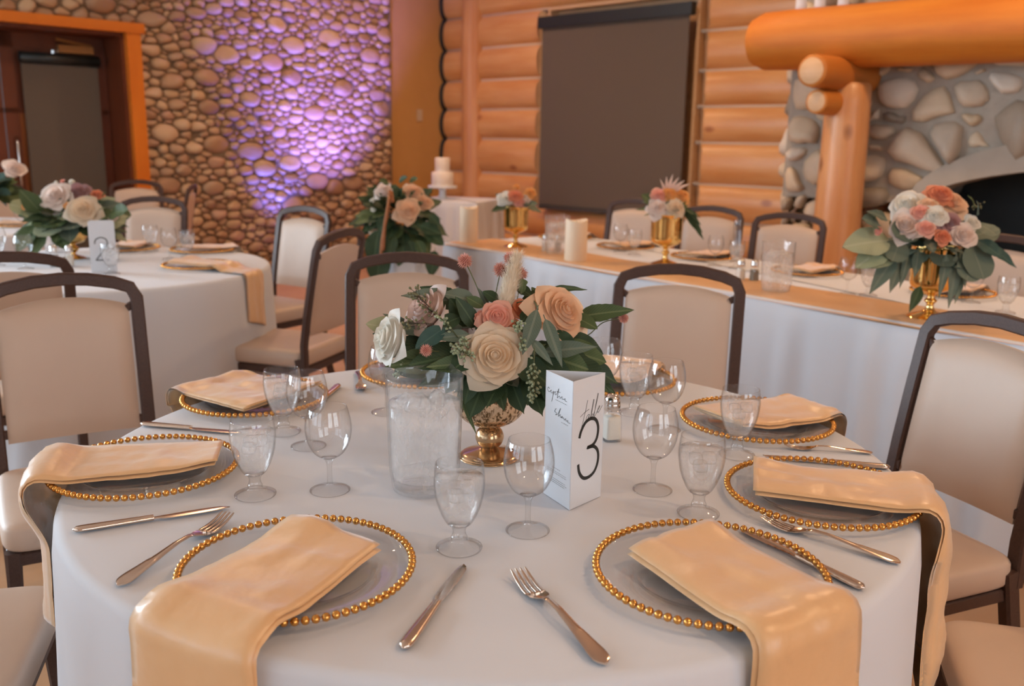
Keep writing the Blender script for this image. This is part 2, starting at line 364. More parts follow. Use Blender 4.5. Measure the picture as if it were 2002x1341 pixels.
# walls behind the camera with window openings
def win_wall(name, ax, n):
    mb = MB(); L = RYL if ax == 'X' else RXL; P = RXL if ax == 'X' else RYL
    cs = [q[1] for q in WIN if q[0] == ax]; e = [-.3]+[q for c in cs for q in (c-WW/2, c+WW/2)]+[L+.3]
    bx = (lambda a, b, z0, z1: mb.box(P, P+.2, a, b, z0, z1)) if ax == 'X' else (lambda a, b, z0, z1: mb.box(a, b, P, P+.2, z0, z1))
    for k in range(0, len(e), 2): bx(e[k], e[k+1], 0, RH)
    for c in cs: bx(c-WW/2, c+WW/2, 0, WZ0); bx(c-WW/2, c+WW/2, WZ1, RH)
    rstruct(name, mb, M['paint'] if ax == 'X' else M['rearwood'])
    for c in cs:
        mb = MB(); g = MB(); t = .05
        def bb(q, a, b, z0, z1, d0=.04, d1=.10):
            if ax == 'X': q.box(P+d0, P+d1, a, b, z0, z1)
            else: q.box(a, b, P+d0, P+d1, z0, z1)
        for a in (c-WW/2, c-WW/6-t/2, c+WW/6-t/2, c+WW/2-t): bb(mb, a, a+t, WZ0, WZ1)
        for z in (WZ0, 2.35, WZ1-t): bb(mb, c-WW/2, c+WW/2, z, z+t)
        wo = rstruct('window_%d' % n[0], mb, M['winframe']); n[0] += 1
        bb(g, c-WW/2, c+WW/2, WZ0, WZ1, .065, .071); rstruct('pane', g, M['glass'], wo)
def s_windows(n):
    for c in [q[1] for q in WIN if q[0] == 'S']:
        mb = MB(); t = .05
        for a in (c-WW/2, c-WW/6-t/2, c+WW/6-t/2, c+WW/2-t): mb.box(a, a+t, -.22, -.16, WZ0, WZ1)
        for z in (WZ0, 2.35, WZ1-t): mb.box(c-WW/2, c+WW/2, -.22, -.16, z, z+t)
        wo = rstruct('window_%d' % n[0], mb, M['winframe']); n[0] += 1
        rstruct('pane', MB().box(c-WW/2, c+WW/2, -.195, -.189, WZ0, WZ1), M['glass'], wo)
nwin = [1]; s_windows(nwin)
win_wall('wall_front', 'X', nwin); win_wall('wall_rear', 'Y', nwin)

# ---- stones: power-diagram cells, each rounded and domed
def cells(x0, x1, z0, z1, rfun, tries, asp, seed, keep=None):
    rr = random.Random(seed); S = []; G = {}; gs = .45
    def near(x, z, R):
        a, b = int(x//gs), int(z//gs)
        for i in (-1, 0, 1):
            for j in (-1, 0, 1):
                for q in G.get((a+i, b+j), ()): yield q
    for k in range(tries):
        x, z = rr.uniform(x0, x1)/asp, rr.uniform(z0, z1); R = rfun(rr, k/tries)
        if keep and not keep(x*asp, z): continue
        if all((x-q[0])**2+(z-q[1])**2 > (.80*(R+q[2]))**2 for q in near(x, z, R)):
            S.append((x, z, R)); G.setdefault((int(x//gs), int(z//gs)), []).append(S[-1])
    out = []
    for (x, z, R) in S:
        c = 2.1*R; pg = [(x-c, z-c), (x+c, z-c), (x+c, z+c), (x-c, z+c)]
        pg = [(min(max(a, x0/asp), x1/asp), min(max(b, z0), z1)) for a, b in pg]
        for (u, v, Q) in near(x, z, R):
            if (u, v) == (x, z): continue
            nx, nz = u-x, v-z; d = ((u*u+v*v-Q*Q)-(x*x+z*z-R*R))/2
            o = []
            for i in range(len(pg)):
                a, b = pg[i], pg[(i+1) % len(pg)]; fa, fb = a[0]*nx+a[1]*nz-d, b[0]*nx+b[1]*nz-d
                if fa <= 0: o.append(a)
                if fa*fb < 0: t = fa/(fa-fb); o.append((a[0]+(b[0]-a[0])*t, a[1]+(b[1]-a[1])*t))
            pg = o
            if len(pg) < 3: break
        ar = abs(sum(pg[i][0]*pg[(i+1) % len(pg)][1]-pg[(i+1) % len(pg)][0]*pg[i][1] for i in range(len(pg))))/2 if len(pg) >= 3 else 0
        pm = sum(math.dist(pg[i], pg[(i+1) % len(pg)]) for i in range(len(pg))) if ar else 1
        if ar > 1.5*R*R and ar > .052*pm*pm: out.append((x*asp, z, R, [(a*asp, b) for a, b in pg]))
    return out
def stone_mb(cell, gap, hgt, place, rr, n=12):
    cx, cz, R, pg = cell
    for _ in range(2):
        q = []
        for i in range(len(pg)):
            a, b = pg[i], pg[(i+1) % len(pg)]
            q += [(a[0]*.75+b[0]*.25, a[1]*.75+b[1]*.25), (a[0]*.25+b[0]*.75, a[1]*.25+b[1]*.75)]
        pg = q
    mx = sum(a for a, b in pg)/len(pg); mz = sum(b for a, b in pg)/len(pg)
    L = [0]
    for i in range(len(pg)): a, b = pg[i], pg[(i+1) % len(pg)]; L.append(L[-1]+math.hypot(b[0]-a[0], b[1]-a[1]))
    o = []; j = 0
    for k in range(n):
        t = L[-1]*k/n
        while L[j+1] < t: j += 1
        a, b = pg[j], pg[(j+1) % len(pg)]; f = (t-L[j])/max(1e-9, L[j+1]-L[j]); o.append((a[0]+(b[0]-a[0])*f, a[1]+(b[1]-a[1])*f))
    o2 = []
    for a, b in o:
        d = math.hypot(a-mx, b-mz); s = max(.3, (d-gap*rr.uniform(.7, 1.5))/max(d, 1e-6)); o2.append((mx+(a-mx)*s, mz+(b-mz)*s))
    h = hgt*rr.uniform(.7, 1.25)*min(1.5, R/(.035 if hgt < .04 else .06)); tx, tz = rr.uniform(-.2, .2), rr.uniform(-.25, .1)
    vs = []; rings = ((1., -.02), (.97, h*.42), (.78, h*.82), (.42, h))
    for s, d in rings: vs += [place(mx+(a-mx)*s, mz+(b-mz)*s, d+((a-mx)*tx+(b-mz)*tz)*(d > 0)) for a, b in o2]
    vs.append(place(mx, mz, h*1.03)); m = len(rings)
    fs = [(i*n+k, i*n+(k+1) % n, (i+1)*n+(k+1) % n, (i+1)*n+k) for i in range(m-1) for k in range(n)]
    fs += [((m-1)*n+k, (m-1)*n+(k+1) % n, m*n) for k in range(n)]
    area_ = (max(a for a, b in o2)-min(a for a, b in o2))*(max(b for a, b in o2)-min(b for a, b in o2))
    return MB().add(vs, fs), area_, (mx, mz)
def stones(parent, cl, gap, hgt, place, mat, seed, vis, limit=300):
    rr = random.Random(seed); L = [stone_mb(c, gap, hgt, place, rr) for c in cl]
    L.sort(key=lambda q: -q[1]*(1 if vis(*q[2]) else 1e-3)); rest = MB()
    for i, (mb, a, c) in enumerate(L):
        if i < limit and vis(*c): mb.build('stone', mat, parent)
        else: rest.merge(mb)
    if rest.v: rest.build('small_stones', mat, parent)['kind'] = 'stuff'

# ---- stone wall with the doorway (plane Y = .12), and the plaster return beside the log wall
DX0, DX1, DZ = 3.95, 5.95, 2.20
mb = MB(); mb.box(.98, DX0, -.4, .10, 0, RH); mb.box(DX0, DX1, -.4, .10, DZ, RH)
sw_ = [q[1] for q in WIN if q[0] == 'S']; e = [DX1]+[q for c in sw_ for q in (c-WW/2, c+WW/2)]+[RXL+.3]
for k in range(0, len(e), 2): mb.box(e[k], e[k+1], -.4, .10, 0, RH)
for c in sw_: mb.box(c-WW/2, c+WW/2, -.4, .10, 0, WZ0); mb.box(c-WW/2, c+WW/2, -.4, .10, WZ1, RH)
wall_left = rstruct('wall_left', mb, M['mortar'])
def rf(rr, t): return rr.uniform(.072, .095) if t < .003 else (rr.uniform(.046, .060) if t < .03 else (rr.uniform(.030, .044) if t < .35 else rr.uniform(.018, .030)))
keep = lambda x, z: not (3.80 < x < 6.1 and z < 2.33)
cl = cells(1.0, 5.2, .0, 2.9, rf, 24000, 1.62, 3, keep)
stones(wall_left, cl, .0035, .030, lambda x, z, d: (x, .10+d, z), M['stone'], 5, lambda x, z: 1.0 < x < 4.95 and .25 < z < 2.62)
mb = MB().box(-.3, .98, -.4, 0, 0, RH)
wall_back = rstruct('wall_back', mb, M['dry'])
sw = tag(MB().box(.455, .53, 0, .012, 1.53, 1.66).box(.482, .503, .012, .02, 1.575, 1.61).build('light_switch', M['switch'], smooth=False), 'small cream light switch on the ochre plaster wall', 'light switch'); sw.matrix_world = RM
# door casing and leaves
cs = MB().box(3.825, DX0, .10, .165, 0, DZ+.0).mesh('casing', M['doortrim'], False)
t1 = link('trim_1', cs); t1.matrix_world = RM; struct(t1)
t2 = rstruct('trim_2', MB().box(3.79, DX1+.16, .10, .18, DZ, DZ+.085), M['doortop'])
t3 = rstruct('trim_3', MB().box(DX0-.0, DX0+.03, -.30, .10, 0, DZ).box(DX0, DX1, -.30, .10, DZ-.03, DZ), M['doordark'])
def leaf_door(name, x0, x1):
    d = MB(); y0, y1 = -.30, -.255; s = .11
    d.box(x0, x0+s, y0, y1, 0, DZ-.03); d.box(x1-s, x1, y0, y1, 0, DZ-.03); d.box(x0, x1, y0, y1, DZ-.16, DZ-.03); d.box(x0, x1, y0, y1, 0, .22); d.box(x0, x1, y0, y1, 1.50, 1.54)
    o = rstruct(name, d, M['doordark'])
    m = (x0+x1)/2
    for a, b in ((x0+s, m-.012), (m+.012, x1-s)):
        MB().box(a, b, y0+.01, y1-.015, .22, 1.50).build('door_panel', M['doorpanel_lit'], o, False)
        MB().box(a, b, y0+.01, y1-.015, 1.54, DZ-.16).build('door_panel', M['doordark'], o, False)
    return o
d1 = leaf_door('door_1', DX0+.03, 4.86); d2 = leaf_door('door_2', 4.87, DX1)
MB().tube([(4.80, -.235, .85), (4.80, -.205, .9), (4.80, -.205, 1.25), (4.80, -.235, 1.3)], .012).build('handle', M['chrome'], d1)
clo = MB().box(4.10, 4.40, -.255, -.19, 2.02, 2.085).bar([(4.12, -.2, 2.09), (4.45, -.1, 2.12)], (0, 0, 1), .012, .006).build('door_closer', simple('brass_closer', (.40, .20, .07), .45, .6), d1, False)
bl = thing('roller_blind', 'narrow charcoal roller blind drawn down over the wooden door', 'blind'); bl.matrix_world = RM
MB().box(4.08, 4.72, -.205, -.185, .12, 1.93).build('fabric', M['screen'], bl, False)
MB().tube([(4.07, -.18, 1.96), (4.73, -.18, 1.96)], .048, 16).build('roller', M['screenbar'], bl)
MB().box(4.08, 4.72, -.208, -.182, .09, .12).build('bottom_bar', M['screenbar'], bl, False)

# ---- log wall (plane X = 0, bulging to X = .16)
SEAM = [-.02, .30, .62, .958, 1.338, 1.665, 1.985, 2.335, 2.68, 3.02, 3.36, 3.72, 4.05]
WY0, WY1 = 1.66, 3.47                                    # window behind the blind
LYE = 5.0
wall_right = rstruct('wall_right', MB().box(-.25, -.02, -.3, RYL+.3, 0, RH).box(-.02, .10, 9.6, RYL, 0, RH), M['logcut'])
def log(y0, y1, z0, z1, s0, s1, seed):
    nz = vnoise(seed); zc, rz, rx, xc, n = (z0+z1)/2, (z1-z0)/2*1.10, .155, .0, 28
    ys = [y0]+[y0+(y1-y0)*k/12 for k in range(1, 12)]+[y1]; vs = []
    for i, y in enumerate(ys):
        for k in range(n):
            a = 2*PI*k/n; wob = 1+.030*nz(y*3, math.cos(a)*2, math.sin(a)*2)
            ca, sa = math.cos(a), math.sin(a); x = xc+rx*math.copysign(abs(ca)**.85, ca)*wob; z = zc+rz*math.copysign(abs(sa)**.85, sa)*wob
            yy = y
            if i == 0 and s0: yy = y0+max(0, x+.02)*s0
            if i == len(ys)-1 and s1: yy = y1-max(0, x+.02)*s1
            vs.append((x, yy, z))
    N = len(ys); fs = [(i*n+k, (i+1)*n+k, (i+1)*n+(k+1) % n, i*n+(k+1) % n) for i in range(N-1) for k in range(n)]
    mb = MB().add(vs, fs, 0); mb.f += [tuple(range(n)), tuple((N-1)*n+k for k in range(n-1, -1, -1))]; mb.m += [1, 1]
    return mb.build('log', [M['log'], M['logcut']], wall_right, True, 40)
for i, (a, b) in enumerate(zip(SEAM, SEAM[1:])):
    if .62 <= a+.01 and b < 2.7: log(.02, WY0, a, b, 0, 1.0, i); log(WY1, LYE+.4, a, b, 1.0, 0, i+40)
    else: log(.02, LYE+.4, a, b, 0, 0, i)
    log(8.6, 9.8, a, b, 0, 0, i+80)
for z in SEAM[1:-1]:
    segs = ((.02, WY0-.05), (WY1+.05, LYE)) if .7 < z < 2.66 else ((.02, LYE),)
    for a, b in segs: MB().tube([(.082, a, z), (.082, (a+b)/2, z), (.082, b, z)], .0185, 8).build('chinking', M['chink'], wall_right)
rstruct('window_frame', MB().box(-.02, .10, WY0-.03, WY0, .62, 2.68).box(-.02, .10, WY1, WY1+.03, .62, 2.68).box(-.02, .10, WY0, WY1, .6, .63).box(-.02, .10, WY0, WY1, 2.66, 2.69), M['logcut'], wall_right)
pp = [(.10+.10*0, .50+.012*math.sin(z*2.3), z) for z in [k*RH/14 for k in range(15)]]
MB().tube(pp, [.135+.008*math.sin(k*1.7) for k in range(15)], 24).build('corner_post', M['post'], wall_right)
# black rubber strip scribed to the log ends
pts = []
for a, b in zip(SEAM[1:], SEAM[2:]):
    zc, rz = (a+b)/2, (b-a)/2
    for k in range(10):
        t = -PI/2+PI*k/10; pts.append((.075+.095*math.cos(t)**.85 if k else .078, .016, zc+rz*math.sin(t)))
MB().tube([q for q in pts if q[2] > .9], .022, 8).build('black_scribe_strip', M['blacktrim'], wall_right)
sb = thing('roller_blind', 'large charcoal roller blind covering the window in the log wall', 'blind'); sb.matrix_world = RM
MB().box(.205, .212, 1.655, 3.46, .66, 2.50).build('fabric', M['screen'], sb, False)
MB().box(.17, .25, 1.62, 3.50, 2.47, 2.58).build('cassette', M['screenbar'], sb, False)
MB().box(.198, .220, 1.655, 3.46, .615, .665).build('bottom_bar', simple('blind_bottom_bar', (.055, .05, .045), .6), sb, False)

# ---- fireplace
fp = thing('fireplace', 'fieldstone fireplace with a grey concrete arch and thick log mantel', 'fireplace'); fp.matrix_world = RM
FX, FY0, FY1 = 1.0, 4.93, 9.0; AC = 7.5
def zo(y, a, b):
    q = 1-((y-AC)/a)**2; return .95+b*math.sqrt(q) if q > 0 else 0
mb = MB(); ysl = [FY0]+[5.9+k*.1 for k in range(33)]+[FY1]
for a, b in zip(ysl, ysl[1:]):
    za, zb = (zo(a, 1.6, .53), zo(b, 1.6, .53))
    if za == 0 and zb == 0: mb.box(.0, FX, a, b, 0, RH-.02)
    else:
        za, zb = max(za, .95), max(zb, .95)
        mb.add([(0, a, za), (FX, a, za), (FX, b, zb), (0, b, zb), (0, a, RH-.02), (FX, a, RH-.02), (FX, b, RH-.02), (0, b, RH-.02)], [(0, 1, 2, 3), (4, 7, 6, 5), (1, 5, 6, 2)])
mb.build('mortar_body', M['fmortar'], fp, False)
mb = MB(); N_ = 24
ro = [(AC-1.6*math.cos(PI*k/N_), .95+.53*math.sin(PI*k/N_)) for k in range(N_+1)]; ri = [(AC-1.5*math.cos(PI*k/N_), .95+.30*math.sin(PI*k/N_)) for k in range(N_+1)]
vs = [(FX+.05, y, z) for y, z in ro]+[(FX+.05, y, z) for y, z in ri]+[(FX-.25, y, z) for y, z in ri]+[(FX-.02, y, z) for y, z in ro]; k1 = N_+1
mb.add(vs, [(k, k+1, k1+k+1, k1+k) for k in range(N_)]+[(k1+k, k1+k+1, 2*k1+k+1, 2*k1+k) for k in range(N_)]+[(3*k1+k, 3*k1+k+1, k+1, k) for k in range(N_)])
mb.box(FX-.25, FX+.05, AC-1.6, AC-1.5, .3, .95); mb.box(FX-.25, FX+.05, AC+1.5, AC+1.6, .3, .95)
mb.build('arch', M['concrete'], fp, False)
MB().box(.05, .10, AC-1.55, AC+1.55, .3, 1.5).box(.05, FX-.25, AC-1.58, AC-1.5, .3, 1.0).box(.05, FX-.25, AC+1.5, AC+1.58, .3, 1.0).box(.05, FX-.02, AC-1.55, AC+1.55, .25, .3).build('firebox', M['tealblack'], fp, False)
MB().box(.1, FX+.5, FY0+.1, FY1-.1, 0, .26).build('hearth', M['concrete'], fp, False)
MB().tube([(.62, AC-1.0, .42), (.62, AC+.4, .46)], .09, 12).tube([(.5, AC-.8, .56), (.72, AC+.5, .60)], .08, 12).build('firewood', M['tealblack'], fp)
fk = lambda y, z: not (zo(y, 1.70, .62) > 0 and z < zo(y, 1.68, .60)) and not (y > 5.85 and z < .95)
fcl = cells(FY0, 8.95, .02, 3.4, lambda rr, t: rr.uniform(.105, .14) if t < .3 else (rr.uniform(.07, .11) if t < .7 else rr.uniform(.035, .06)), 5000, 1.25, 21, fk)
stones(fp, fcl, .017, .055, lambda y, z, d: (FX-.008+d, y, z), M['fstone'], 9, lambda y, z: y < 6.7 and .5 < z < 2.0)
# stones of the left return edge
scl = cells(.1, .98, .02, 3.4, lambda rr, t: rr.uniform(.06, .10), 500, 1.1, 33)
stones(fp, scl, .018, .05, lambda x, z, d: (x, FY0+.008-d, z), M['fstone'], 11, lambda x, z: False)
def rough_log(name, p0, p1, r0, r1, mat, seed, parent, nseg=14, n=24, dome=.06, endmat=None):
    nz = vnoise(seed); p0, p1 = V(p0), V(p1); t = (p1-p0).normalized(); a = t.orthogonal().normalized(); b = t.cross(a); vs = []; L = (p1-p0).length
    fr = [(0, .80), (.018, .97)]+[(k/nseg, 1) for k in range(1, nseg)]+[(1-.012, .97), (1, .84)]
    for f, s in fr:
        rr_ = (r0+(r1-r0)*f)*s
        for k in range(n):
            an = 2*PI*k/n; q = rr_*(1+.035*nz(f*L*2.5, math.cos(an)*1.6, math.sin(an)*1.6)); vs.append(p0+t*(L*f)+(a*math.cos(an)+b*math.sin(an))*q)
    m = len(fr); fs = [(i*n+k, i*n+(k+1) % n, (i+1)*n+(k+1) % n, (i+1)*n+k) for i in range(m-1) for k in range(n)]
    mb = MB().add(vs, fs); mb.f += [tuple(range(n-1, -1, -1)), tuple((m-1)*n+k for k in range(n))]; mb.m += [1, 1]
    return mb.build(name, [mat, endmat or M['logcut']], parent, True, 45)
rough_log('mantel_log', (1.32, 4.80, 2.065), (1.32, 9.3, 2.055), .208, .215, M['mantel'], 3, fp, endmat=M['mantel'])
rough_log('post', (1.30, 5.53, 0), (1.30, 5.53, 1.76), .172, .150, M['post'], 4, fp)
rough_log('corbel', (1.78, 5.48, 1.815), (1.0, 5.50, 1.815), .106, .125, M['corbel'], 5, fp)
rough_log('corbel', (1.66, 5.47, 1.625), (1.15, 5.48, 1.625), .080, .100, M['corbel'], 6, fp)
rough_log('post', (1.30, 8.6, 0), (1.30, 8.6, 1.76), .172, .150, M['post'], 14, fp)
rough_log('corbel', (1.78, 8.6, 1.815), (1.0, 8.6, 1.815), .106, .125, M['corbel'], 15, fp)
for i, (y, h, q) in enumerate(((5.13, .16, 'leftmost'), (5.27, .22, 'middle'), (5.44, .18, 'rightmost'))):
    c = thing('pillar_candle', '%s of three white candles standing on the log mantel' % q, 'candle', room(1.32, y, 2.268), 0, 'candles on the mantel')
    MB().lathe([(0, 0), (.036, 0), (.038, .01), (.038, h-.012), (.033, h), (.02, h-.006), (0, h-.01)], 20).build('wax', M['card'], c)
    MB().tube([(0, 0, h-.012), (0, .002, h+.008)], .0015, 5).build('wick', M['black'], c)
# ---- ceiling lamps (warm) and LED uplights
LAMPS = [(1.9, 1.6, 48), (2.2, 4.2, 48), (2.6, 7.0, 56), (4.6, 2.6, 34), (5.4, 9.6, 36), (8.0, 11.4, 34), (3.4, 11.0, 34), (11, 6, 10)]
LPOS = ['in the far corner by the plaster wall', 'before the large blind', 'before the fireplace', 'over the left table', 'right of the head table', 'behind the camera on the right', 'beyond the fireplace', 'by the windows behind the camera']
for i, (x, y, e_) in enumerate(LAMPS):
    c = thing('ceiling_lamp', 'round recessed warm ceiling lamp '+LPOS[i], 'lamp', room(x, y, RH-.03), 0, 'recessed ceiling lamps')
    MB().lathe([(.10, .0), (.14, .0), (.15, .03), (.10, .03), (.10, .0)], 24).build('trim_ring', M['card'], c)
    MB().lathe([(0, .012), (.10, .012)], 24).build('lens', M['lamp'], c)
    l = bpy.data.lights.new('lamp_light', 'AREA'); l.shape = 'DISK'; l.size = .2; l.energy = e_; l.color = (1.0, .60, .32); l.spread = math.radians(150)
    lo = bpy.data.objects.new('lamp_light', l); col.objects.link(lo); lo.location = room(x, y, RH-.045)
def uplight(x, y, tx, tz, c, e, label):
    u = thing('led_uplight', label, 'uplight', room(x, y, 0), math.radians(226))
    MB().lathe([(0, .0), (.075, .0), (.09, .02), (.09, .15), (.08, .16), (.08, .15), (0, .15)], 24).build('housing', M['black'], u)
    MB().lathe([(0, .153), (.078, .153)], 24).build('lens', M['led'], u)
    l = bpy.data.lights.new('led_light', 'SPOT'); l.energy = e; l.color = c; l.spot_size = math.radians(70); l.spot_blend = .8; l.shadow_soft_size = .05
    lo = bpy.data.objects.new('led_light', l); col.objects.link(lo); a = room(x, y, .18); b = room(tx, .10, tz); lo.location = a
    lo.rotation_euler = (b-a).to_track_quat('-Z', 'Y').to_euler()
uplight(2.62, .45, 2.25, 2.2, (.12, .14, 1.0), 300, 'small black LED uplight glowing blue at the foot of the stone wall')
uplight(1.92, 1.0, 1.95, 2.65, (.22, .18, 1.0), 1250, 'black LED uplight hidden behind a chair, washing the stone wall violet')
# ================================================================== furniture and tableware
O_ = cam.matrix_world.translation.copy()
def at(px, py, Y):
    """point on the sight line of a photo pixel, Y metres in front of the camera"""
    d = fw*1797 + rt2*(px-1001) - up2*(py-670.5); return O_ + d*(Y/d.y)
def on(px, py, z=TZ):
    d = fw*1797 + rt2*(px-1001) - up2*(py-670.5); return O_ + d*((z-O_.z)/d.z)
def build_at(mb, name, mat, loc, parent=None, smooth=True, auto=None):
    loc = V(loc); mb.v = [tuple(V(q)-loc) for q in mb.v]; return mb.build(name, mat, parent, smooth, auto, loc)
def sup(a, e): return math.copysign(abs(a)**e, a)

def cushion(cx, cy, cz, a, b, c, e1=.22, e2=.20, n=40, m=14):
    vs = MB(); 
    pr = []
    for j in range(m+1):
        ph = -PI/2+PI*j/m; pr.append((sup(math.cos(ph), e2), sup(math.sin(ph), .45)))
    verts = []; 
    for (r, z) in pr:
        for k in range(n):
            t = 2*PI*k/n; verts.append((cx+a*r*sup(math.cos(t), e1), cy+b*r*sup(math.sin(t), e1), cz+c*z))
    fs = [(j*n+k, j*n+(k+1) % n, (j+1)*n+(k+1) % n, (j+1)*n+k) for j in range(m) for k in range(n)]
    return MB().add(verts, fs)
# ---------------- banquet chair: local +Y is the front, origin on the floor under the seat
def by(z): return -.215-.088*max(0, (z-.50)/.48)**1.15
def make_chair():
    t = thing('banquet_chair', 'chair', 'chair')
    cushion(0, .005, .435, .205, .222, .040).build('seat', M['vinyl'], t)
    sf = MB()
    for x in (-.185, .185): sf.bar([(x, -.205, .382), (x, .20, .382)], (0, 0, 1), .016, .011)
    for y in (-.2, .2): sf.bar([(-.185, y, .382), (.185, y, .382)], (0, 0, 1), .016, .011)
    sf.build('seat_frame', M['frame'], t, True, 30)
    pts = [(-.190, by(z), z) for z in (.40, .50, .62, .74, .85, .898)]
    arch = [(-.176, .928), (-.135, .943), (-.068, .955), (0, .959), (.068, .955), (.135, .943), (.176, .928)]
    pts += [(x, by(z)-.012*(1-(x/.19)**2), z) for x, z in arch]
    pts += [(.190, by(z), z) for z in (.898, .85, .74, .62, .50, .40)]
    MB().bar(pts, (0, 1, 0), .0125, .0175).build('back_frame', M['frame'], t, True, 30)
    def pan(u, v):
        # u across, v up : closed front/back shell
        x = -.166+.332*u; top = .880+.028*(1-(x/.17)**2); z = .535+(top-.535)*v; return x, z
    mb = MB(); nu, nv = 15, 13; F = []; Bk = []
    for i in range(nu):
        for j in range(nv):
            u, v = i/(nu-1), j/(nv-1); x, z = pan(u, v); e = (1-abs(2*u-1)**6)*(1-abs(2*v-1)**6); y = by(z)-.012*(1-(x/.19)**2)
            F.append((x, y+.006+.020*e**.5, z)); Bk.append((x, y-.004-.010*e**.5, z))
    idx = lambda i, j: i*nv+j; n0 = nu*nv; fs = []
    for i in range(nu-1):
        for j in range(nv-1):
            fs.append((idx(i, j), idx(i, j+1), idx(i+1, j+1), idx(i+1, j))); fs.append((n0+idx(i, j), n0+idx(i+1, j), n0+idx(i+1, j+1), n0+idx(i, j+1)))
    rim = [(i, 0) for i in range(nu)]+[(nu-1, j) for j in range(1, nv)]+[(i, nv-1) for i in range(nu-2, -1, -1)]+[(0, j) for j in range(nv-2, 0, -1)]
    for k in range(len(rim)):
        a, b = idx(*rim[k]), idx(*rim[(k+1) % len(rim)]); fs.append((a, b, n0+b, n0+a))
    mb.add(F+Bk, fs).build('backrest', M['vinyl'], t, True, 60)
    for s in (-1, 1):
        MB().bar([(s*.190, -.190, .44), (s*.190, -.222, .30), (s*.190, -.25, .14), (s*.191, -.295, .0)], (0, 1, 0), [.020, .020, .018, .014], .0165).build('leg', M['frame'], t, True, 30)
        MB().bar([(s*.182, .195, .40), (s*.188, .205, .2), (s*.194, .22, 0)], (0, 1, 0), [.018, .015, .012], [.018, .015, .012]).build('leg', M['frame'], t, True, 30)
        MB().bar([(s*.166, by(.56), .56), (s*.184, by(.56), .56)], (0, 0, 1), .012, .008).build('bracket', M['frame'], t, True, 30)
        MB().bar([(s*.160, by(.87)-.002, .870), (s*.180, by(.88)-.004, .880)], (0, 0, 1), .010, .008).build('bracket', M['frame'], t, True, 30)
    return t
chair0 = [make_chair()]; used = [False]
def chair(bx, by_, face, label, group=None):
    """bx,by_: point under the middle of the top rail; face: direction the chair looks (degrees, 0 = +X)"""
    a = math.radians(face); d = V((math.cos(a), math.sin(a))); loc = (bx+.303*d.x, by_+.303*d.y, 0); rz = a-PI/2
    if used[0]: c = dup(chair0[0], loc, rz, label)
    else: c = chair0[0]; used[0] = True; c.location = loc; c.rotation_euler = (0, 0, rz); c['label'] = label
    if group: c['group'] = group
    return c
TC = V((-.035, 1.683, 0))
chair(.53, 2.90, 254, 'beige banquet chair behind the right of the front table, before the head table', 'chairs at the front table')
chair(-.358, 3.09, 274, 'beige banquet chair directly behind the flowers on the front table', 'chairs at the front table')
chair(-1.245, 2.50, 300, 'large beige banquet chair at the left edge beside the front table', 'chairs at the front table')
chair(1.135, 2.10, 203, 'large beige banquet chair at the right edge with its dark rear leg showing', 'chairs at the front table')
chair(-1.36, 1.38, 15, 'banquet chair in the bottom left corner, only its beige seat showing', 'chairs at the front table')
chair(1.29, 1.30, 165, 'banquet chair in the bottom right corner, only its beige seat showing', 'chairs at the front table')
chair(-1.65, 2.95, 118, 'banquet chair at the left edge with its back turned, at the table numbered 2', 'chairs at table 2')
chair(-.72, 3.88, 161, 'banquet chair turned sideways, seat towards the table numbered 2', 'chairs at table 2')
chair(-1.148, 5.10, 236, 'banquet chair before the violet stone wall, on the far right of table 2', 'chairs at table 2')
chair(-2.21, 5.68, 273, 'banquet chair facing the camera behind the glasses of table 2', 'chairs at table 2')
chair(-3.10, 7.62, 290, 'far banquet chair in front of the orange door casing', 'chairs in the far corner')
chair(-2.47, 7.15, 190, 'far banquet chair turned away beside the stones by the door', 'chairs in the far corner')
chair(-3.92, 7.0, 310, 'far banquet chair in front of the wooden door, behind the leftmost flowers', 'chairs in the far corner')

# ---------------- table cloths
def round_cloth(cx, cy, R, seed, label, drop=TZ-.012, amp=.05, n=260):
    rr = random.Random(seed); K = [(k, rr.uniform(0, 6.28), rr.uniform(.4, 1)/k**.35) for k in (6, 9, 13, 17, 22, 29)]
    wav = lambda a: sum(A*math.sin(k*a+ph) for k, ph, A in K)/2.2
    prof = [(k/16*(R-.018), 0) for k in range(1, 17)]
    mb = MB(); rings = []
    vs = [(0, 0, TZ)]
    for (r, d) in prof: rings.append([(r*math.cos(2*PI*k/n), r*math.sin(2*PI*k/n), TZ) for k in range(n)])
    for th in (20, 40, 60, 80): q = math.radians(th); rings.append([((R-.018+.018*math.sin(q))*math.cos(2*PI*k/n), (R-.018+.018*math.sin(q))*math.sin(2*PI*k/n), TZ-.018*(1-math.cos(q))) for k in range(n)])
    for j in range(1, 19):
        f = j/18; ring = []
        for k in range(n):
            a = 2*PI*k/n; s = f**.8; r = R+.004+.03*f+amp*s*wav(a+.10*f*math.sin(3*a)); ring.append((r*math.cos(a), r*math.sin(a), TZ-.018-(drop-.018)*f))
        rings.append(ring)
    for rg in rings: vs += rg
    fs = [(0, 1+k, 1+(k+1) % n) for k in range(n)]
    for i in range(len(rings)-1): fs += [(1+i*n+k, 1+(i+1)*n+k, 1+(i+1)*n+(k+1) % n, 1+i*n+(k+1) % n) for k in range(n)]
    mb.add(vs, fs)
    o = mb.build('tablecloth', M['cloth'], None, True, None, (cx, cy, 0)); tag(o, label, 'tablecloth')
    return o
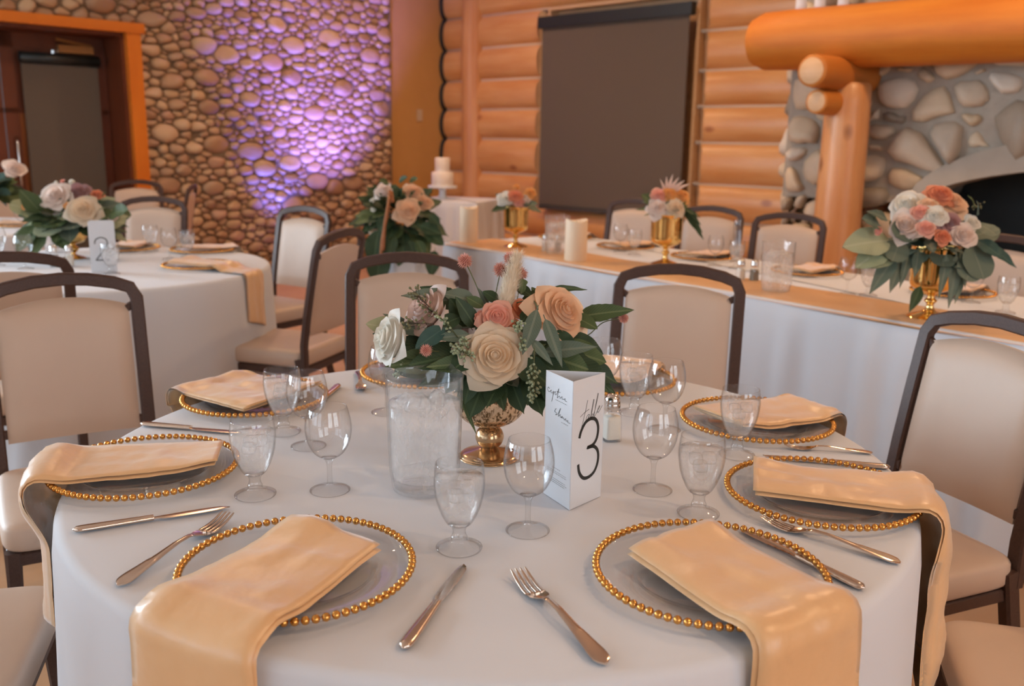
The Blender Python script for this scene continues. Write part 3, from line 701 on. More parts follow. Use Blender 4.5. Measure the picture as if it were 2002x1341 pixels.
def round_table(cx, cy, label):
    t = thing('round_table', label, 'table', (cx, cy, 0))
    MB().lathe([(0, TZ-.03), (.745, TZ-.03), (.75, TZ-.016), (.745, TZ-.006), (0, TZ-.006)], 48).build('tabletop', M['winframe'], t)
    for k in range(4):
        a = PI/4+k*PI/2; MB().tube([(.5*math.cos(a), .5*math.sin(a), TZ-.03), (.56*math.cos(a), .56*math.sin(a), 0)], .014).build('leg', M['black'], t)
T2 = V((-1.89, 4.144, 0)); T3 = V((-3.6, 5.7, 0))
round_table(TC.x, TC.y, 'round table under the white cloth in the foreground'); round_cloth(TC.x, TC.y, .762, 4, 'white floor-length cloth on the round table in the foreground', amp=.04)
round_table(T2.x, T2.y, 'round table under the white cloth on the left, numbered 2'); round_cloth(T2.x, T2.y, .762, 9, 'white cloth with soft folds on the left table numbered 2', amp=.05)
round_table(T3.x, T3.y, 'round table under a white cloth in the far left corner'); round_cloth(T3.x, T3.y, .762, 14, 'white cloth on the far left table, mostly hidden by flowers')

# ---------------- glassware
def glass_set(name, prof_bowl, prof_foot, water, lab):
    t = thing(name, lab, 'glass')
    MB().lathe(prof_bowl, 40).build('bowl', M['glass'], t)
    MB().lathe(prof_foot, 36).build('stem_and_foot', M['glass_foot'], t)
    if water:
        MB().lathe(water, 36).build('iced_water', M['water'], t)
        z = water[-2][1]
        for k in range(3):
            a = k*2.2; c = cushion(.012*math.cos(a), .012*math.sin(a), z-.016-.005*k, .011, .011, .009, .4, .4, 12, 6); c.build('ice_cube', M['ice'], t)
    return t
def smooth_prof(pts, n=5): return [(max(0, q.x), q.y) for q in cat_rom([(a, b, 0) for a, b in pts], n)]
gb = smooth_prof([(.006, .036), (.017, .040), (.026, .054), (.034, .076), (.0375, .098), (.0378, .112), (.0365, .126), (.0352, .135)], 4)
gbowl = gb+[(r-.0013, z) for r, z in reversed(gb)]
gfoot = smooth_prof([(0, 0), (.030, .0), (.0345, .0025), (.033, .005), (.020, .0085), (.013, .012), (.0115, .015), (.0125, .019), (.0105, .023), (.0095, .030), (.012, .036), (.016, .0395)], 3)+[(0, .0395)]
gwat = [(0, .041)]+[(r-.002, z+.002) for r, z in gb if .04 < z < .114]+[(0, .115)]
goblet0 = glass_set('water_goblet', gbowl, gfoot, gwat, 'goblet')
wb = smooth_prof([(.004, .058), (.014, .061), (.026, .070), (.035, .086), (.0392, .104), (.0392, .120), (.0365, .136), (.0325, .150)], 4)
wbowl = wb+[(r-.001, z) for r, z in reversed(wb)]
wfoot = smooth_prof([(0, 0), (.031, .0), (.0345, .0015), (.032, .003), (.018, .0065), (.007, .010), (.0045, .018), (.0042, .035), (.0050, .050), (.0095, .0585), (.013, .0605)], 3)+[(0, .0605)]
wine0 = glass_set('wine_glass', wbowl, wfoot, None, 'wine')
fb = smooth_prof([(.003, .07), (.012, .08), (.019, .11), (.0225, .15), (.023, .18), (.0215, .215)], 4)
ffoot = smooth_prof([(0, 0), (.028, 0), (.031, .0015), (.016, .005), (.005, .010), (.0038, .03), (.004, .06), (.008, .076)], 3)+[(0, .076)]
flute0 = glass_set('champagne_flute', fb+[(r-.001, z) for r, z in reversed(fb)], ffoot, None, 'flute')
FIRST = {}
def put(proto, loc, label, group=None, rz=0):
    k = proto.name
    if k not in FIRST: FIRST[k] = 1; o = proto; o.location = loc; o.rotation_euler = (0, 0, rz); o['label'] = label
    else: o = dup(proto, loc, rz, label)
    if group: o['group'] = group
    return o
gG = 'water goblets on the front table'; gW = 'wine glasses on the front table'
for x, y, l in [(-.074, 1.27, 'water goblet nearest the camera, front centre beside the pitcher'), (-.431, 1.464, 'water goblet beside the left charger, in front of another goblet'),
                (-.466, 1.803, 'water goblet by the back left charger, next to a wine glass'), (.31, 1.413, 'water goblet between the two right-hand chargers, before a wine glass'),
                (.442, 1.705, 'water goblet standing in front of the back right napkin'), (.276, 1.976, 'rearmost water goblet on the right, behind the salt shaker')]:
    put(goblet0, (x, y, TZ), l, gG)
for x, y, l in [(.029, 1.338, 'empty wine glass in front of the table number card'), (-.31, 1.492, 'empty wine glass just left of the pitcher'),
                (-.397, 1.72, 'empty wine glass beside the goblet at the back left charger'), (.25, 1.516, 'empty wine glass right of the table number card'),
                (.325, 1.86, 'empty wine glass behind the salt shaker, near the back right napkin'), (-.275, 1.955, 'empty wine glass half hidden by the white rose at the left'),
                (.215, 2.06, 'empty wine glass behind the leaves above the salt shaker')]:
    put(wine0, (x, y, TZ), l, gW)
# ---------------- pitcher
def make_pitcher():
    t = thing('water_pitcher', 'pitcher', 'pitcher'); n = 72
    prof = [(0, .004), (.046, .004), (.052, .002), (.056, .006), (.0575, .02), (.0578, .026), (.060, .034), (.0635, .12), (.0655, .185), (.067, .204)]
    def ring(r, z, k, amp):
        a = 2*PI*k/n; rr_ = r*(1+amp*math.cos(24*a)); d = math.atan2(math.sin(a-1.2), math.cos(a-1.2)); sp = math.exp(-(d/.33)**2)*max(0, (z-.15)/.055); rr_ += .018*sp; return (rr_*math.cos(a), rr_*math.sin(a), z+.006*sp)
    rows = [(r, z, 0 if z < .03 or z > .19 else .010) for r, z in smooth_prof(prof[1:], 4)]; vs = [(0, 0, .004)]; fs = []
    rows2 = rows+[(r-.0025, z, am*.6) for r, z, am in reversed(rows) if z > .006]
    for r, z, am in rows2: vs += [ring(r, z, k, am) for k in range(n)]
    fs += [(0, 1+(k+1) % n, 1+k) for k in range(n)]
    for i in range(len(rows2)-1): fs += [(1+i*n+k, 1+i*n+(k+1) % n, 1+(i+1)*n+(k+1) % n, 1+(i+1)*n+k) for k in range(n)]
    MB().add(vs, fs).build('jug', M['pitcher'], t)
    MB().lathe([(0, .008), (.053, .008), (.056, .035), (.0595, .12), (.0605, .158), (0, .160)], 40).build('iced_water', M['water'], t)
    rr = random.Random(3)
    for k in range(9):
        a, q = k*2.4, .012+.032*rr.random(); o = cushion(0, 0, 0, .014, .014, .010, .4, .4, 12, 6).build('ice_cube', M['ice'], t, loc=(q*math.cos(a), q*math.sin(a), .150+.012*rr.random())); o.rotation_euler = (rr.random(), rr.random(), a)
    a = 1.2+PI*.93; ca, sa = math.cos(a+PI*.2), math.sin(a+PI*.2)
    return t
pit0 = make_pitcher()
put(pit0, (-.148, 1.508, TZ), 'clear fluted plastic pitcher of iced water on the front table')
# ---------------- chargers, beads, napkins, cutlery
pp_ = [(0, .003), (.098, .003), (.104, .005), (.108, .010), (.118, .0125), (.150, .0150), (.1535, .0150), (.1535, .0125), (.150, .012), (.110, .0085), (.106, .0035), (.100, .0008), (0, .0008)]
plate_me = MB().lathe(pp_, 72).mesh('plate', M['plate']); bead_me = MB().sphere((0, 0, 0), 0.0057, .0057, .0057, 12, 8).mesh('bead', M['gold'])
link_me = MB().lathe([(.1550, .0105), (.1605, .0105), (.1605, .0155), (.1550, .0155), (.1550, .0105)], 78).mesh('bead_channel', M['plate'])
ringmb = MB()
for k in range(78): a = 2*PI*k/78; ringmb.sphere((.1585*math.cos(a), .1585*math.sin(a), .0150), 0.0057, .0057, .0057, 8, 6)
ring_me = ringmb.mesh('bead_rim', M['gold'])
def charger(x, y, label, near=True, group=None, rz=0.):
    t = thing('charger_plate', label, 'plate', (x, y, TZ+.001), rz, group)
    link('plate', plate_me, t); link('bead_channel', link_me, t)
    if near:
        for k in range(78): a = 2*PI*k/78; link('bead', bead_me, t, (.1585*math.cos(a), .1585*math.sin(a), .0150))
    else: link('bead_rim', ring_me, t)
    return t
def napkin(ox, oy, ang, inner, w0, w1, hang, ctr, label, seed, group=None, R=.762, skew=0., lift=.014, thick=.008, edge=None, swing=0., puff=0.):
    """folded napkin: strip from inside the plate outwards over the table edge; (ox,oy) plate centre, ang direction of the strip"""
    a = math.radians(ang); d = V((math.cos(a), math.sin(a))); q = V((-math.sin(a), math.cos(a))); nz = vnoise(seed); rr = random.Random(seed)
    def edge_l(s):
        if edge is not None: return edge
        b = V((ox, oy))+q*s-V((ctr.x, ctr.y)); B_ = b.dot(d); C_ = b.dot(b)-(R+.004)**2; return -B_+math.sqrt(max(0, B_*B_-C_))
    Lmax = max(edge_l(0), .05)+inner+.02+hang; nl, ns = 60, 13
    def surf(l, s):
        le0 = edge_l(s); le = max(le0, .168); x = l-inner
        zf = lambda x: TZ+.0045+lift+.007*math.exp(-((x-.155)/.03)**2) if x < .165 else TZ+.0185+lift*0+max(-.0150, .0062-(x-.165)*.45)
        if x <= le-.015:
            z = zf(x)
            pos = (ox+d.x*x+q.x*s, oy+d.y*x+q.y*s, z)
        else:
            e = x-(le-.015); rb = .020
            if e < rb*PI/2: an = e/rb; px = le-.015+rb*math.sin(an); dz = rb*(1-math.cos(an))
            else: t_ = min(1, (e-rb*PI/2)/.10); px = le-.015+rb+.03*(e-rb*PI/2)-max(0, le-le0-.004)*t_*t_*(3-2*t_); dz = rb+(e-rb*PI/2)
            zt = zf(le-.015)
            s2 = s+swing*max(0, e-.01)*(1.2 if s*swing > 0 else .7); px += abs(swing)*.10*max(0, e-.01)
            pos = (ox+d.x*px+q.x*s2, oy+d.y*px+q.y*s2, zt-dz)
        return V(pos)
    mbn = MB(); n2 = 2*ns
    for lay in range(2):
        rows = []; dw = (.0, -.003)[lay]; sh = rr.uniform(-.003, .003); l0 = (.004, .0)[lay]
        for i in range(nl+1):
            l = l0+(Lmax-l0)*i/nl; f = i/nl; wd = (w0+(w1-w0)*min(1, f*1.6))/2+dw; row = []; tk = thick*1.6*(1-.6*min(1, max(0, f*2-.6))); h0, h1 = tk*lay/2+.0002, tk*(lay+1)/2
            for k in range(n2):
                topside = k < ns; u = (k/(ns-1))*2-1 if topside else 1-((k-ns)/(ns-1))*2
                s = u*wd+skew*l+sh+.005*nz(l*30+lay, 3)*abs(u)**3
                c = surf(l, s); nrm = (surf(l+.002, s)-surf(l-.002 if l > .002 else l, s)).cross(surf(l, s+.002)-surf(l, s-.002)); nrm.normalize()
                if nrm.dot(V((d.x*.5, d.y*.5, 1))) < 0: nrm = -nrm
                bul = 1-abs(u)**3
                wr = .007*nz(l*60+seed, s*40)+.005*nz(l*30, s*150+seed)+.003*nz(l*170, s*110+seed)-.003*math.exp(-((u-.25*math.sin(l*9+seed))/.10)**2)+.003*math.exp(-((u+.45+.2*math.sin(l*7))/.09)**2)
                base = .008*max(0, wr/.008+.2)*(.4+.6*bul)+.012*math.exp(-(l/.045)**2)*(.5+.5*u*(1 if seed % 2 else -1))
                base += puff*min(1, max(0, (l-inner-edge_l(s)+.02)/.10))*(1-u*u)**.7
                h = base+(h1-.0004-(h1-h0)*.45*abs(u)**8 if topside else h0+(h1-h0)*.45*abs(u)**8)
                row.append(c+nrm*h)
            rows.append(row)
        vs = [q_ for r_ in rows for q_ in r_]; fs = [(i*n2+k, i*n2+(k+1) % n2, (i+1)*n2+(k+1) % n2, (i+1)*n2+k) for i in range(nl) for k in range(n2)]
        fs += [tuple(range(n2-1, -1, -1)), tuple(nl*n2+k for k in range(n2))]; mbn.add(vs, fs)
    o = build_at(mbn, 'napkin', M['satin'], (ox, oy, TZ)); tag(o, label, 'napkin', group); return o
NG, CG = 'satin napkins on the front table', 'beaded chargers on the front table'
SET = {'A': (-.293, 1.179), 'B': (.281, 1.185), 'C': (.536, 1.489), 'D': (.531, 1.905), 'E': (-.655, 1.561), 'F': (-.584, 2.021), 'G': (-.22, 2.27), 'H': (.25, 2.235)}
CL = {'A': 'gold-beaded clear charger at the front left, whole rim visible', 'B': 'gold-beaded clear charger at the front right with a knife under its rim', 'C': 'gold-beaded clear charger at the far right edge of the front table',
      'D': 'gold-beaded clear charger at the back right, behind a goblet', 'E': 'gold-beaded clear charger at the left edge of the front table', 'F': 'gold-beaded clear charger at the back left under a flat napkin',
      'G': 'gold-beaded charger hidden behind the pitcher and flowers', 'H': 'gold-beaded charger behind the salt shaker and rear goblet'}
for k, (x, y) in SET.items(): charger(x, y, CL[k], True, CG, RND.random())
napkin(*SET['A'], -115.5, .085, .165, .215, .33, TC, 'champagne satin napkin at the front left, hanging pale over the table edge', 2, NG)
napkin(*SET['B'], -58.5, .085, .165, .20, .33, TC, 'champagne satin napkin at the front right, hanging over the table edge', 3, NG)
napkin(*SET['C'], -14, .115, .145, .20, .30, TC, 'champagne satin napkin draping off the right edge of the front table', 5, NG, puff=.028)
napkin(*SET['D'], 24, .105, .19, .175, .12, TC, 'champagne satin napkin on the back right charger, behind a goblet', 6, NG)
napkin(*SET['E'], -167, .13, .155, .20, .27, TC, 'champagne satin napkin draping off the left edge of the front table', 7, NG, puff=.025)
napkin(*SET['F'], 146, .10, .235, .22, .12, TC, 'champagne satin napkin lying on the back left charger', 8, NG)
napkin(*SET['G'], 107, .08, .16, .17, .2, TC, 'champagne satin napkin behind the flowers and pitcher', 10, NG)
napkin(*SET['H'], 62, .09, .17, .17, .2, TC, 'champagne satin napkin behind the rear right goblet', 12, NG)

def interp(tab, t):
    for (a, x), (b, y) in zip(tab, tab[1:]):
        if t <= b: return x+(y-x)*(t-a)/(b-a)
    return tab[-1][1]
def fork_mesh(L=.205):
    W = [(0, .0015), (.015, .006), (.05, .0098), (.10, .0100), (.2, .0080), (.35, .0055), (.5, .0042), (.6, .0040), (.65, .0052), (.69, .0095), (.72, .0120), (.80, .0125)]
    Z = [(0, .0035), (.1, .0055), (.3, .0085), (.5, .0125), (.62, .0120), (.70, .0062), (.78, .0035), (.85, .0040), (.92, .0070), (1, .0125)]
    mb = MB(); nl, na = 34, 7; rows = []
    for i in range(nl+1):
        t = .79*i/nl; w_ = interp(W, t); z = interp(Z, t); row = []
        for k in range(na): u = -1+2*k/(na-1); row.append((t*L, u*w_, z+.0012*(1-u*u)*(1 if t < .63 else -1.5)+(.0006 if abs(u) > .6 and t < .3 else 0)))
        for k in range(na): u = 1-2*k/(na-1); row.append((t*L, u*w_*.96, z-.0012+(.0 if t < .63 else -.0018*(1-u*u))))
        rows.append(row)
    n2 = 2*na; mb.add([q for r_ in rows for q in r_], [(i*n2+k, (i+1)*n2+k, (i+1)*n2+(k+1) % n2, i*n2+(k+1) % n2) for i in range(nl) for k in range(n2)]+[tuple(range(n2)), tuple(nl*n2+k for k in range(n2-1, -1, -1))])
    for k in range(4):
        yc = (-1.5+k)*.0066; ts = [.775, .82, .87, .92, .96, 1.0]
        mb.bar([(t*L, yc*(1-.10*(t-.775)/.225), interp(Z, t)-.0005) for t in ts], (0, 1, 0), [.0026, .0026, .0022, .0019, .0016, .0009], [.0012]*5+[.0007])
    return mb.mesh('fork', M['silver'], True, 50)
def knife_meshes(L=.232):
    W = [(0, .001), (.012, .0055), (.04, .0088), (.12, .0092), (.25, .0082), (.42, .0068), (.50, .0062)]
    rows = []; n = 14; nl = 22
    for i in range(nl+1):
        t = .5*i/nl; w_ = interp(W, t)
        for k in range(n): a = 2*PI*k/n; rows.append((t*L, w_*sup(math.cos(a), .8), .0048+min(.0042, w_*.7)*math.sin(a)))
    h = MB().add(rows, [(i*n+k, (i+1)*n+k, (i+1)*n+(k+1) % n, i*n+(k+1) % n) for i in range(nl) for k in range(n)]+[tuple(range(n)), tuple(nl*n+k for k in range(n-1, -1, -1))]).mesh('handle', M['silver'], True, 50)
    top = [(.50, .0050), (.53, .0052), (.60, .0062), (.75, .0078), (.86, .0080), (.94, .0062), (.985, .0020), (1, -.0030)]; bot = [(.50, -.0050), (.53, -.0048), (.56, -.0085), (.62, -.0100), (.80, -.0095), (.92, -.0080), (.985, -.0055), (1, -.0032)]
    b = MB(); ts = [.5+.5*k/24 for k in range(25)]; vs = []
    for t in ts: y1, y0 = interp(top, t), interp(bot, t); vs += [(t*L, y1, .0040), (t*L, (y0+y1)/2, .0052), (t*L, y0, .0040), (t*L, (y0+y1)/2, .0032)]
    b.add(vs, [(i*4+k, (i+1)*4+k, (i+1)*4+(k+1) % 4, i*4+(k+1) % 4) for i in range(24) for k in range(4)]+[(0, 1, 2, 3), (99, 98, 97, 96)])
    return h, b.mesh('blade', M['silver'], True, 40)
fork_me = fork_mesh(); kh_me, kb_me = knife_meshes()
def fork(x0, y0, x1, y1, label):
    a = math.atan2(y1-y0, x1-x0); s = math.hypot(x1-x0, y1-y0)/.205; o = link('fork', fork_me, None, (x0, y0, TZ+.001), (0, 0, a)); o.scale = (min(1.18, s),)*3; return tag(o, label, 'fork', 'forks on the front table')
def knife(x0, y0, x1, y1, label, flip=False):
    a = math.atan2(y1-y0, x1-x0); t = thing('table_knife', label, 'knife', (x0, y0, TZ+.001), a, 'knives on the front table')
    link('handle', kh_me, t); link('blade', kb_me, t)
    if flip: t.scale = (1, -1, 1)
    return t
fork(.115, .96, .013, 1.178, 'steel fork at the front centre, tines towards the wine glass')
fork(-.524, 1.131, -.444, 1.357, 'steel fork at the front left, tines reaching the charger rim')
fork(.57, 1.237, .407, 1.382, 'steel fork at the right, tines between the two right-hand chargers')
fork(.714, 1.724, .546, 1.75, 'steel fork behind the right-hand charger')
fork(-.395, 2.30, -.355, 2.10, 'steel fork at the back, left of the half-hidden wine glass')
knife(-.124, .985, -.064, 1.199, 'steel knife at the front centre beside the left napkin', True)
knife(-.665, 1.302, -.458, 1.403, 'steel knife in front of the left charger')
knife(-.772, 1.832, -.567, 1.788, 'steel knife between the left and back left chargers')
knife(.487, 1.154, .365, 1.345, 'steel knife lying half under the front right charger rim')
knife(.715, 1.638, .50, 1.69, 'steel knife beside the rear rim of the right-hand charger')
knife(-.42, 2.16, -.44, 1.96, 'steel knife whose tip shows behind the back left wine glass')
# ---------------- shakers
def shaker(x, y, fill, label, rz=.3):
    t = thing('salt_shaker' if fill == 'salt' else 'pepper_shaker', label, 'shaker', (x, y, TZ), rz)
    def sq(prof, e=.38, n=28):
        vs = []; fs = []
        for r, z in prof: vs += [(r*sup(math.cos(2*PI*k/n), e), r*sup(math.sin(2*PI*k/n), e), z) for k in range(n)]
        for i in range(len(prof)-1): fs += [(i*n+k, i*n+(k+1) % n, (i+1)*n+(k+1) % n, (i+1)*n+k) for k in range(n)]
        fs += [tuple(range(n-1, -1, -1)), tuple((len(prof)-1)*n+k for k in range(n))]; return MB().add(vs, fs)
    sq([(.0165, 0), (.0185, .003), (.0180, .012), (.0170, .048), (.0160, .058), (.0145, .066)]).build('jar', M['glass'], t)
    sq([(.0150, .005), (.0160, .007), (.0150, .046), (.0145, .052)]).build('contents', M[fill], t)
    MB().lathe([(.0158, .064), (.0165, .066), (.0165, .078), (.0158, .080), (.0164, .082), (.0150, .090), (.0105, .096), (.004, .098), (0, .0985)], 28).build('cap', M['chrome'], t)
    return t
shaker(.205, 1.787, 'salt', 'glass salt shaker with a chrome cap behind the table number card')
# ---------------- table number cards
def ribbon(pts2, wd, place, mb, n=6):
    P = cat_rom([(a, b, 0) for a, b in pts2], n); N = len(P); vs = []
    for i in range(N):
        t = (P[min(i+1, N-1)]-P[max(i-1, 0)]).normalized(); nn = V((-t.y, t.x, 0)); h = wd[min(len(wd)-1, int(i/N*len(wd)))]/2 if hasattr(wd, '__len__') else wd/2
        vs += [place(P[i]+nn*h), place(P[i]-nn*h)]
    mb.add(vs, [(2*i, 2*i+1, 2*i+3, 2*i+2) for i in range(N-1)])
def tent_card():
    a, b, c = V((.099, 1.419)), V((.156, 1.482)), V((.058, 1.493)); H = .219
    ctr = (a+b+c)/3; t = thing('table_number_card', 'white three-sided card reading table 3 among the glasses', 'card', (ctr.x, ctr.y, TZ+.001))
    a, b, c = a-ctr, b-ctr, c-ctr; mb = MB(); th = .0009
    for p0, p1 in ((a, b), (b, c), (c, a)):
        e = (p1-p0).normalized(); n_ = V((e.y, -e.x)); q0, q1 = p0-n_*th, p1-n_*th
        mb.add([(p0.x, p0.y, 0), (p1.x, p1.y, 0), (p1.x, p1.y, H), (p0.x, p0.y, H), (q0.x, q0.y, 0), (q1.x, q1.y, 0), (q1.x, q1.y, H), (q0.x, q0.y, H)], [(0, 1, 2, 3), (7, 6, 5, 4), (3, 2, 6, 7), (0, 4, 5, 1)])
    mb.build('card', M['card'], t, False)
    def face(p0, p1):
        e = p1-p0; n_ = V((e.y, -e.x)).normalized(); return lambda uv: (p0.x+e.x*uv[0]+n_.x*.0003, p0.y+e.y*uv[0]+n_.y*.0003, H*(1-uv[1]))
    W_ = .083
    def strokes(name, fc, lines, wd, mat):
        mb = MB()
        for ln in lines:
            ribbon([(u*W_, v*H) for u, v in ln], wd, lambda q: fc((q.x/W_, q.y/H)), mb)
        return mb.build(name, mat, t, False)
    fR, fL = face(a, b), face(c, a)
    strokes('numeral', fR, [[(.235, .455), (.29, .40), (.42, .345), (.60, .330), (.75, .355), (.83, .42), (.80, .50), (.68, .545), (.50, .553), (.70, .560), (.84, .61), (.86, .69), (.76, .765), (.58, .795), (.40, .785), (.27, .73), (.225, .66)]], .0060, M['ink'])
    strokes('script_table', fR, [[(.46, .175), (.42, .235), (.36, .305), (.30, .37), (.24, .425)], [(.24, .290), (.38, .265), (.52, .250)],
        [(.53, .292), (.47, .296), (.43, .325), (.46, .335), (.53, .298)], [(.535, .292), (.51, .328), (.55, .325), (.60, .285), (.66, .200), (.645, .190), (.60, .265), (.57, .325)], [(.575, .320), (.62, .296), (.645, .306), (.61, .330), (.575, .325)],
        [(.64, .318), (.70, .275), (.79, .165), (.772, .155), (.72, .240), (.685, .315), (.72, .315), (.78, .285)], [(.78, .285), (.85, .262), (.84, .250), (.79, .282), (.815, .300), (.94, .255)]], .0009, M['ink'])
    strokes('script_capture', fL, [[(.16, .135), (.10, .125), (.08, .15), (.14, .158), (.22, .138), (.20, .155), (.26, .158), (.30, .14), (.26, .205), (.24, .225), (.30, .16), (.37, .135), (.36, .158), (.42, .15), (.50, .10), (.44, .175), (.50, .16), (.53, .155), (.55, .17), (.62, .15), (.62, .168), (.68, .165), (.74, .155), (.72, .17), (.80, .172)], [(.42, .13), (.56, .125)]], .0008, M['ink'])
    strokes('script_share', fL, [[(.42, .262), (.36, .29), (.44, .298), (.40, .315), (.48, .30), (.58, .245), (.50, .315), (.57, .295), (.58, .315), (.66, .30), (.62, .315), (.70, .308), (.72, .322), (.78, .305), (.78, .322), (.86, .312), (.84, .326), (.94, .325)]], .0008, M['ink'])
    rr = random.Random(1); L_ = []
    for u0, u1, v in ((.38, .80, .195), (.62, .86, .348), (.30, .62, .735), (.12, .84, .760), (.14, .86, .775), (.18, .82, .822), (.12, .88, .838), (.20, .80, .853)):
        u = u0
        while u < u1: l = rr.uniform(.02, .06); L_.append([(u, v+.004*u), (min(u1, u+l), v+.004*u)]); u += l+.018
    strokes('small_print', fL, L_, .0011, M['ink2'])['kind'] = 'stuff'
tent_card()
def card2():
    p = V((-1.769, 3.947)); t = thing('table_number_card', 'white card numbered 2 standing by the flowers on the left table', 'card', (p.x, p.y, TZ+.001), math.radians(20))
    w_, h = .052, .225; pts = [(-w_, 0), (w_, 0), (w_, h-.012)]+[(w_-.012+.012*math.cos(q), h-.012+.012*math.sin(q)) for q in (.5, 1.0, 1.57)]+[(-w_+.012+.012*math.cos(q), h-.012+.012*math.sin(q)) for q in (1.57, 2.1, 2.64)]+[(-w_, h-.012)]
    mb = MB(); n = len(pts); mb.add([(x, -.004, z) for x, z in pts]+[(x, .004, z) for x, z in pts], [tuple(range(n)), tuple(range(2*n-1, n-1, -1))]+[(k, n+k, n+(k+1) % n, (k+1) % n) for k in range(n)])
    mb.box(-.05, .05, -.02, .02, 0, .004); mb.build('card', M['card'], t, False)
    mb = MB(); ribbon([(-.030, .125), (-.026, .142), (-.008, .152), (.012, .147), (.020, .13), (.012, .11), (-.010, .08), (-.030, .055)], .0045, lambda q: (q.x, -.0045, q.y), mb); ribbon([(-.030, .055), (.0, .055), (.024, .055)], .0045, lambda q: (q.x, -.0045, q.y), mb)
    mb.build('numeral', M['ink'], t, False)
card2()
# ================================================================== flowers
def petal_grid(k, N, rr, op=1.0, nu=11, nv=9):
    t = k/(N-1); phi = k*2.39996+rr.uniform(-.2, .2); half = 1.6*(1-t)**1.3+.86; A = (.10+.93*t**1.25)*(.35+.65*op); H = .92-.42*t**1.4*op; curl = (.04+.22*t)*op; tip = .02+.16*t
    def f(uu, vv):
        u = uu*2-1; v = vv*(1-.26*abs(u)**2.6+tip*.5*math.exp(-(u/.22)**2))
        rho = A*(math.sin(min(1., v)*PI/2)**.7)
        if t < .5: rho *= 1-.35*(1-t/.5)*max(0, v-.5)
        z = H*(v**(1.1+.5*t))-.06
        c = max(0, (v-.70)/.30); rho += curl*c*c; z -= (.10*t+.22*t*t)*c**2.2*op
        rho *= 1+.08*u+.02*math.sin(6*u+k); z += .025*math.sin(4*u+2*k)*v*t
        th = phi+half*u*(.5+.5*math.sin(min(1, v*1.2)*PI/2))
        return (rho*math.cos(th), rho*math.sin(th), z)
    return MB().grid(nu, nv, f)
def rose_meshes(seed, N=22, op=1.0, core=10):
    rr = random.Random(seed); P = [petal_grid(k, N, rr, op) for k in range(N)]; c = MB()
    for q in P[:core]: c.merge(q)
    pr = [(0, .80)]
    for k in range(1, 9): t = k/9; pr.append(((.10+.93*t**1.25)*(.35+.65*op), .92-.42*t**1.4*op-.20-.10*t))
    c.lathe(pr+[(.45*op+.1, -.02), (.10, -.10), (0, -.16)], 24)  # filler dome added under the petals to lighten the dark gaps
    return c, P[core:]
ROSE = {}
def rose_me(kind, mat):
    key = (kind, mat)
    if key not in ROSE:
        seed, N, op, core = {'open': (1, 23, 1.0, 9), 'half': (2, 19, .78, 8), 'bud': (3, 11, .42, 6), 'small': (4, 17, .9, 8)}[kind]
        c, P = rose_meshes(seed, N, op, core)
        full = MB(); full.merge(c)
        for q in P: full.merge(q)
        ROSE[key] = (c.mesh('rose', M[mat]), [q.mesh('petal', M[mat]) for q in P], full.mesh('rose', M[mat]))
    return ROSE[key]
def basis(z, twist=0.):
    z = V(z).normalized(); x = V((0, 0, 1)).cross(z); x = x.normalized() if x.length > 1e-3 else V((1, 0, 0)); y = z.cross(x)
    x, y = x*math.cos(twist)+y*math.sin(twist), y*math.cos(twist)-x*math.sin(twist)
    return Matrix(((x.x, y.x, z.x, 0), (x.y, y.y, z.y, 0), (x.z, y.z, z.z, 0), (0, 0, 0, 1)))
def rose(parent, pos, R, face, mat, kind='open', detail=False, label=None):
    c, P, full = rose_me(kind, mat); o = link('rose', c if detail else full, parent); f = V(face).normalized()
    pos = V(pos)-f*R*.35
    o.matrix_local = Matrix.Translation(pos-parent.location) @ basis(f, RND.uniform(0, 6)) @ Matrix.Scale(R, 4)
    if detail:
        for q in P: link('petal', q, o)
    if label: o['label'] = label
    return o
def leaf_mb(kind):
    nl, na = (18, 7); rr = random.Random(hash(kind) % 97)
    def wid(s):
        if kind == 'lance': return .5*math.sin(PI*s**.75)**1.1*.34+.004
        if kind == 'long': return .5*math.sin(PI*s**.65)**1.0*.22+.003
        if kind == 'round': return .5*math.sqrt(max(0, 1-(2*s-1)**2))*.86+.003
        if kind == 'oval': return .5*math.sin(PI*s**.85)**.8*.60+.004
        if kind == 'maple': b = math.sin(PI*min(1, s**.62))**.8*.62; return .5*b*(1+.30*math.cos(11*s-1.5)*(1-s))*(1 if s < .8 else (1-s)/.2*.9+.1)+.004
        if kind == 'serr': return .5*math.sin(PI*s**.7)**.9*.50*(1+.12*((s*9) % 1))+.004
    fold = {'lance': .25, 'long': .2, 'round': .05, 'oval': .18, 'maple': .16, 'serr': .18}[kind]; bend = {'lance': .16, 'long': .22, 'round': .05, 'oval': .14, 'maple': .20, 'serr': .16}[kind]
    mb = MB()
    def f(ss, a):
        u = a*2-1; w_ = wid(ss); y = u*w_; return (ss, y, fold*abs(y)-bend*ss*ss+bend*ss*.35+.012*math.sin(ss*17+u*3)*abs(u))
    mb.grid(nl, na, f)
    b = MB().grid(nl, na, lambda s, a: tuple(V(f(s, a))+V((0, 0, -.008)))); b.f = [tuple(reversed(q)) for q in b.f]; mb.merge(b)
    mb.tube([(-.10, 0, .005), (0, 0, -.003), (.5, 0, bend*(-.25+.175)-.004)], [.010, .010, .004], 5)
    return mb
LEAF = {}
def leaf_me(kind, mat):
    if (kind, mat) not in LEAF: LEAF[(kind, mat)] = leaf_mb(kind).mesh('leaf', M[mat])
    return LEAF[(kind, mat)]
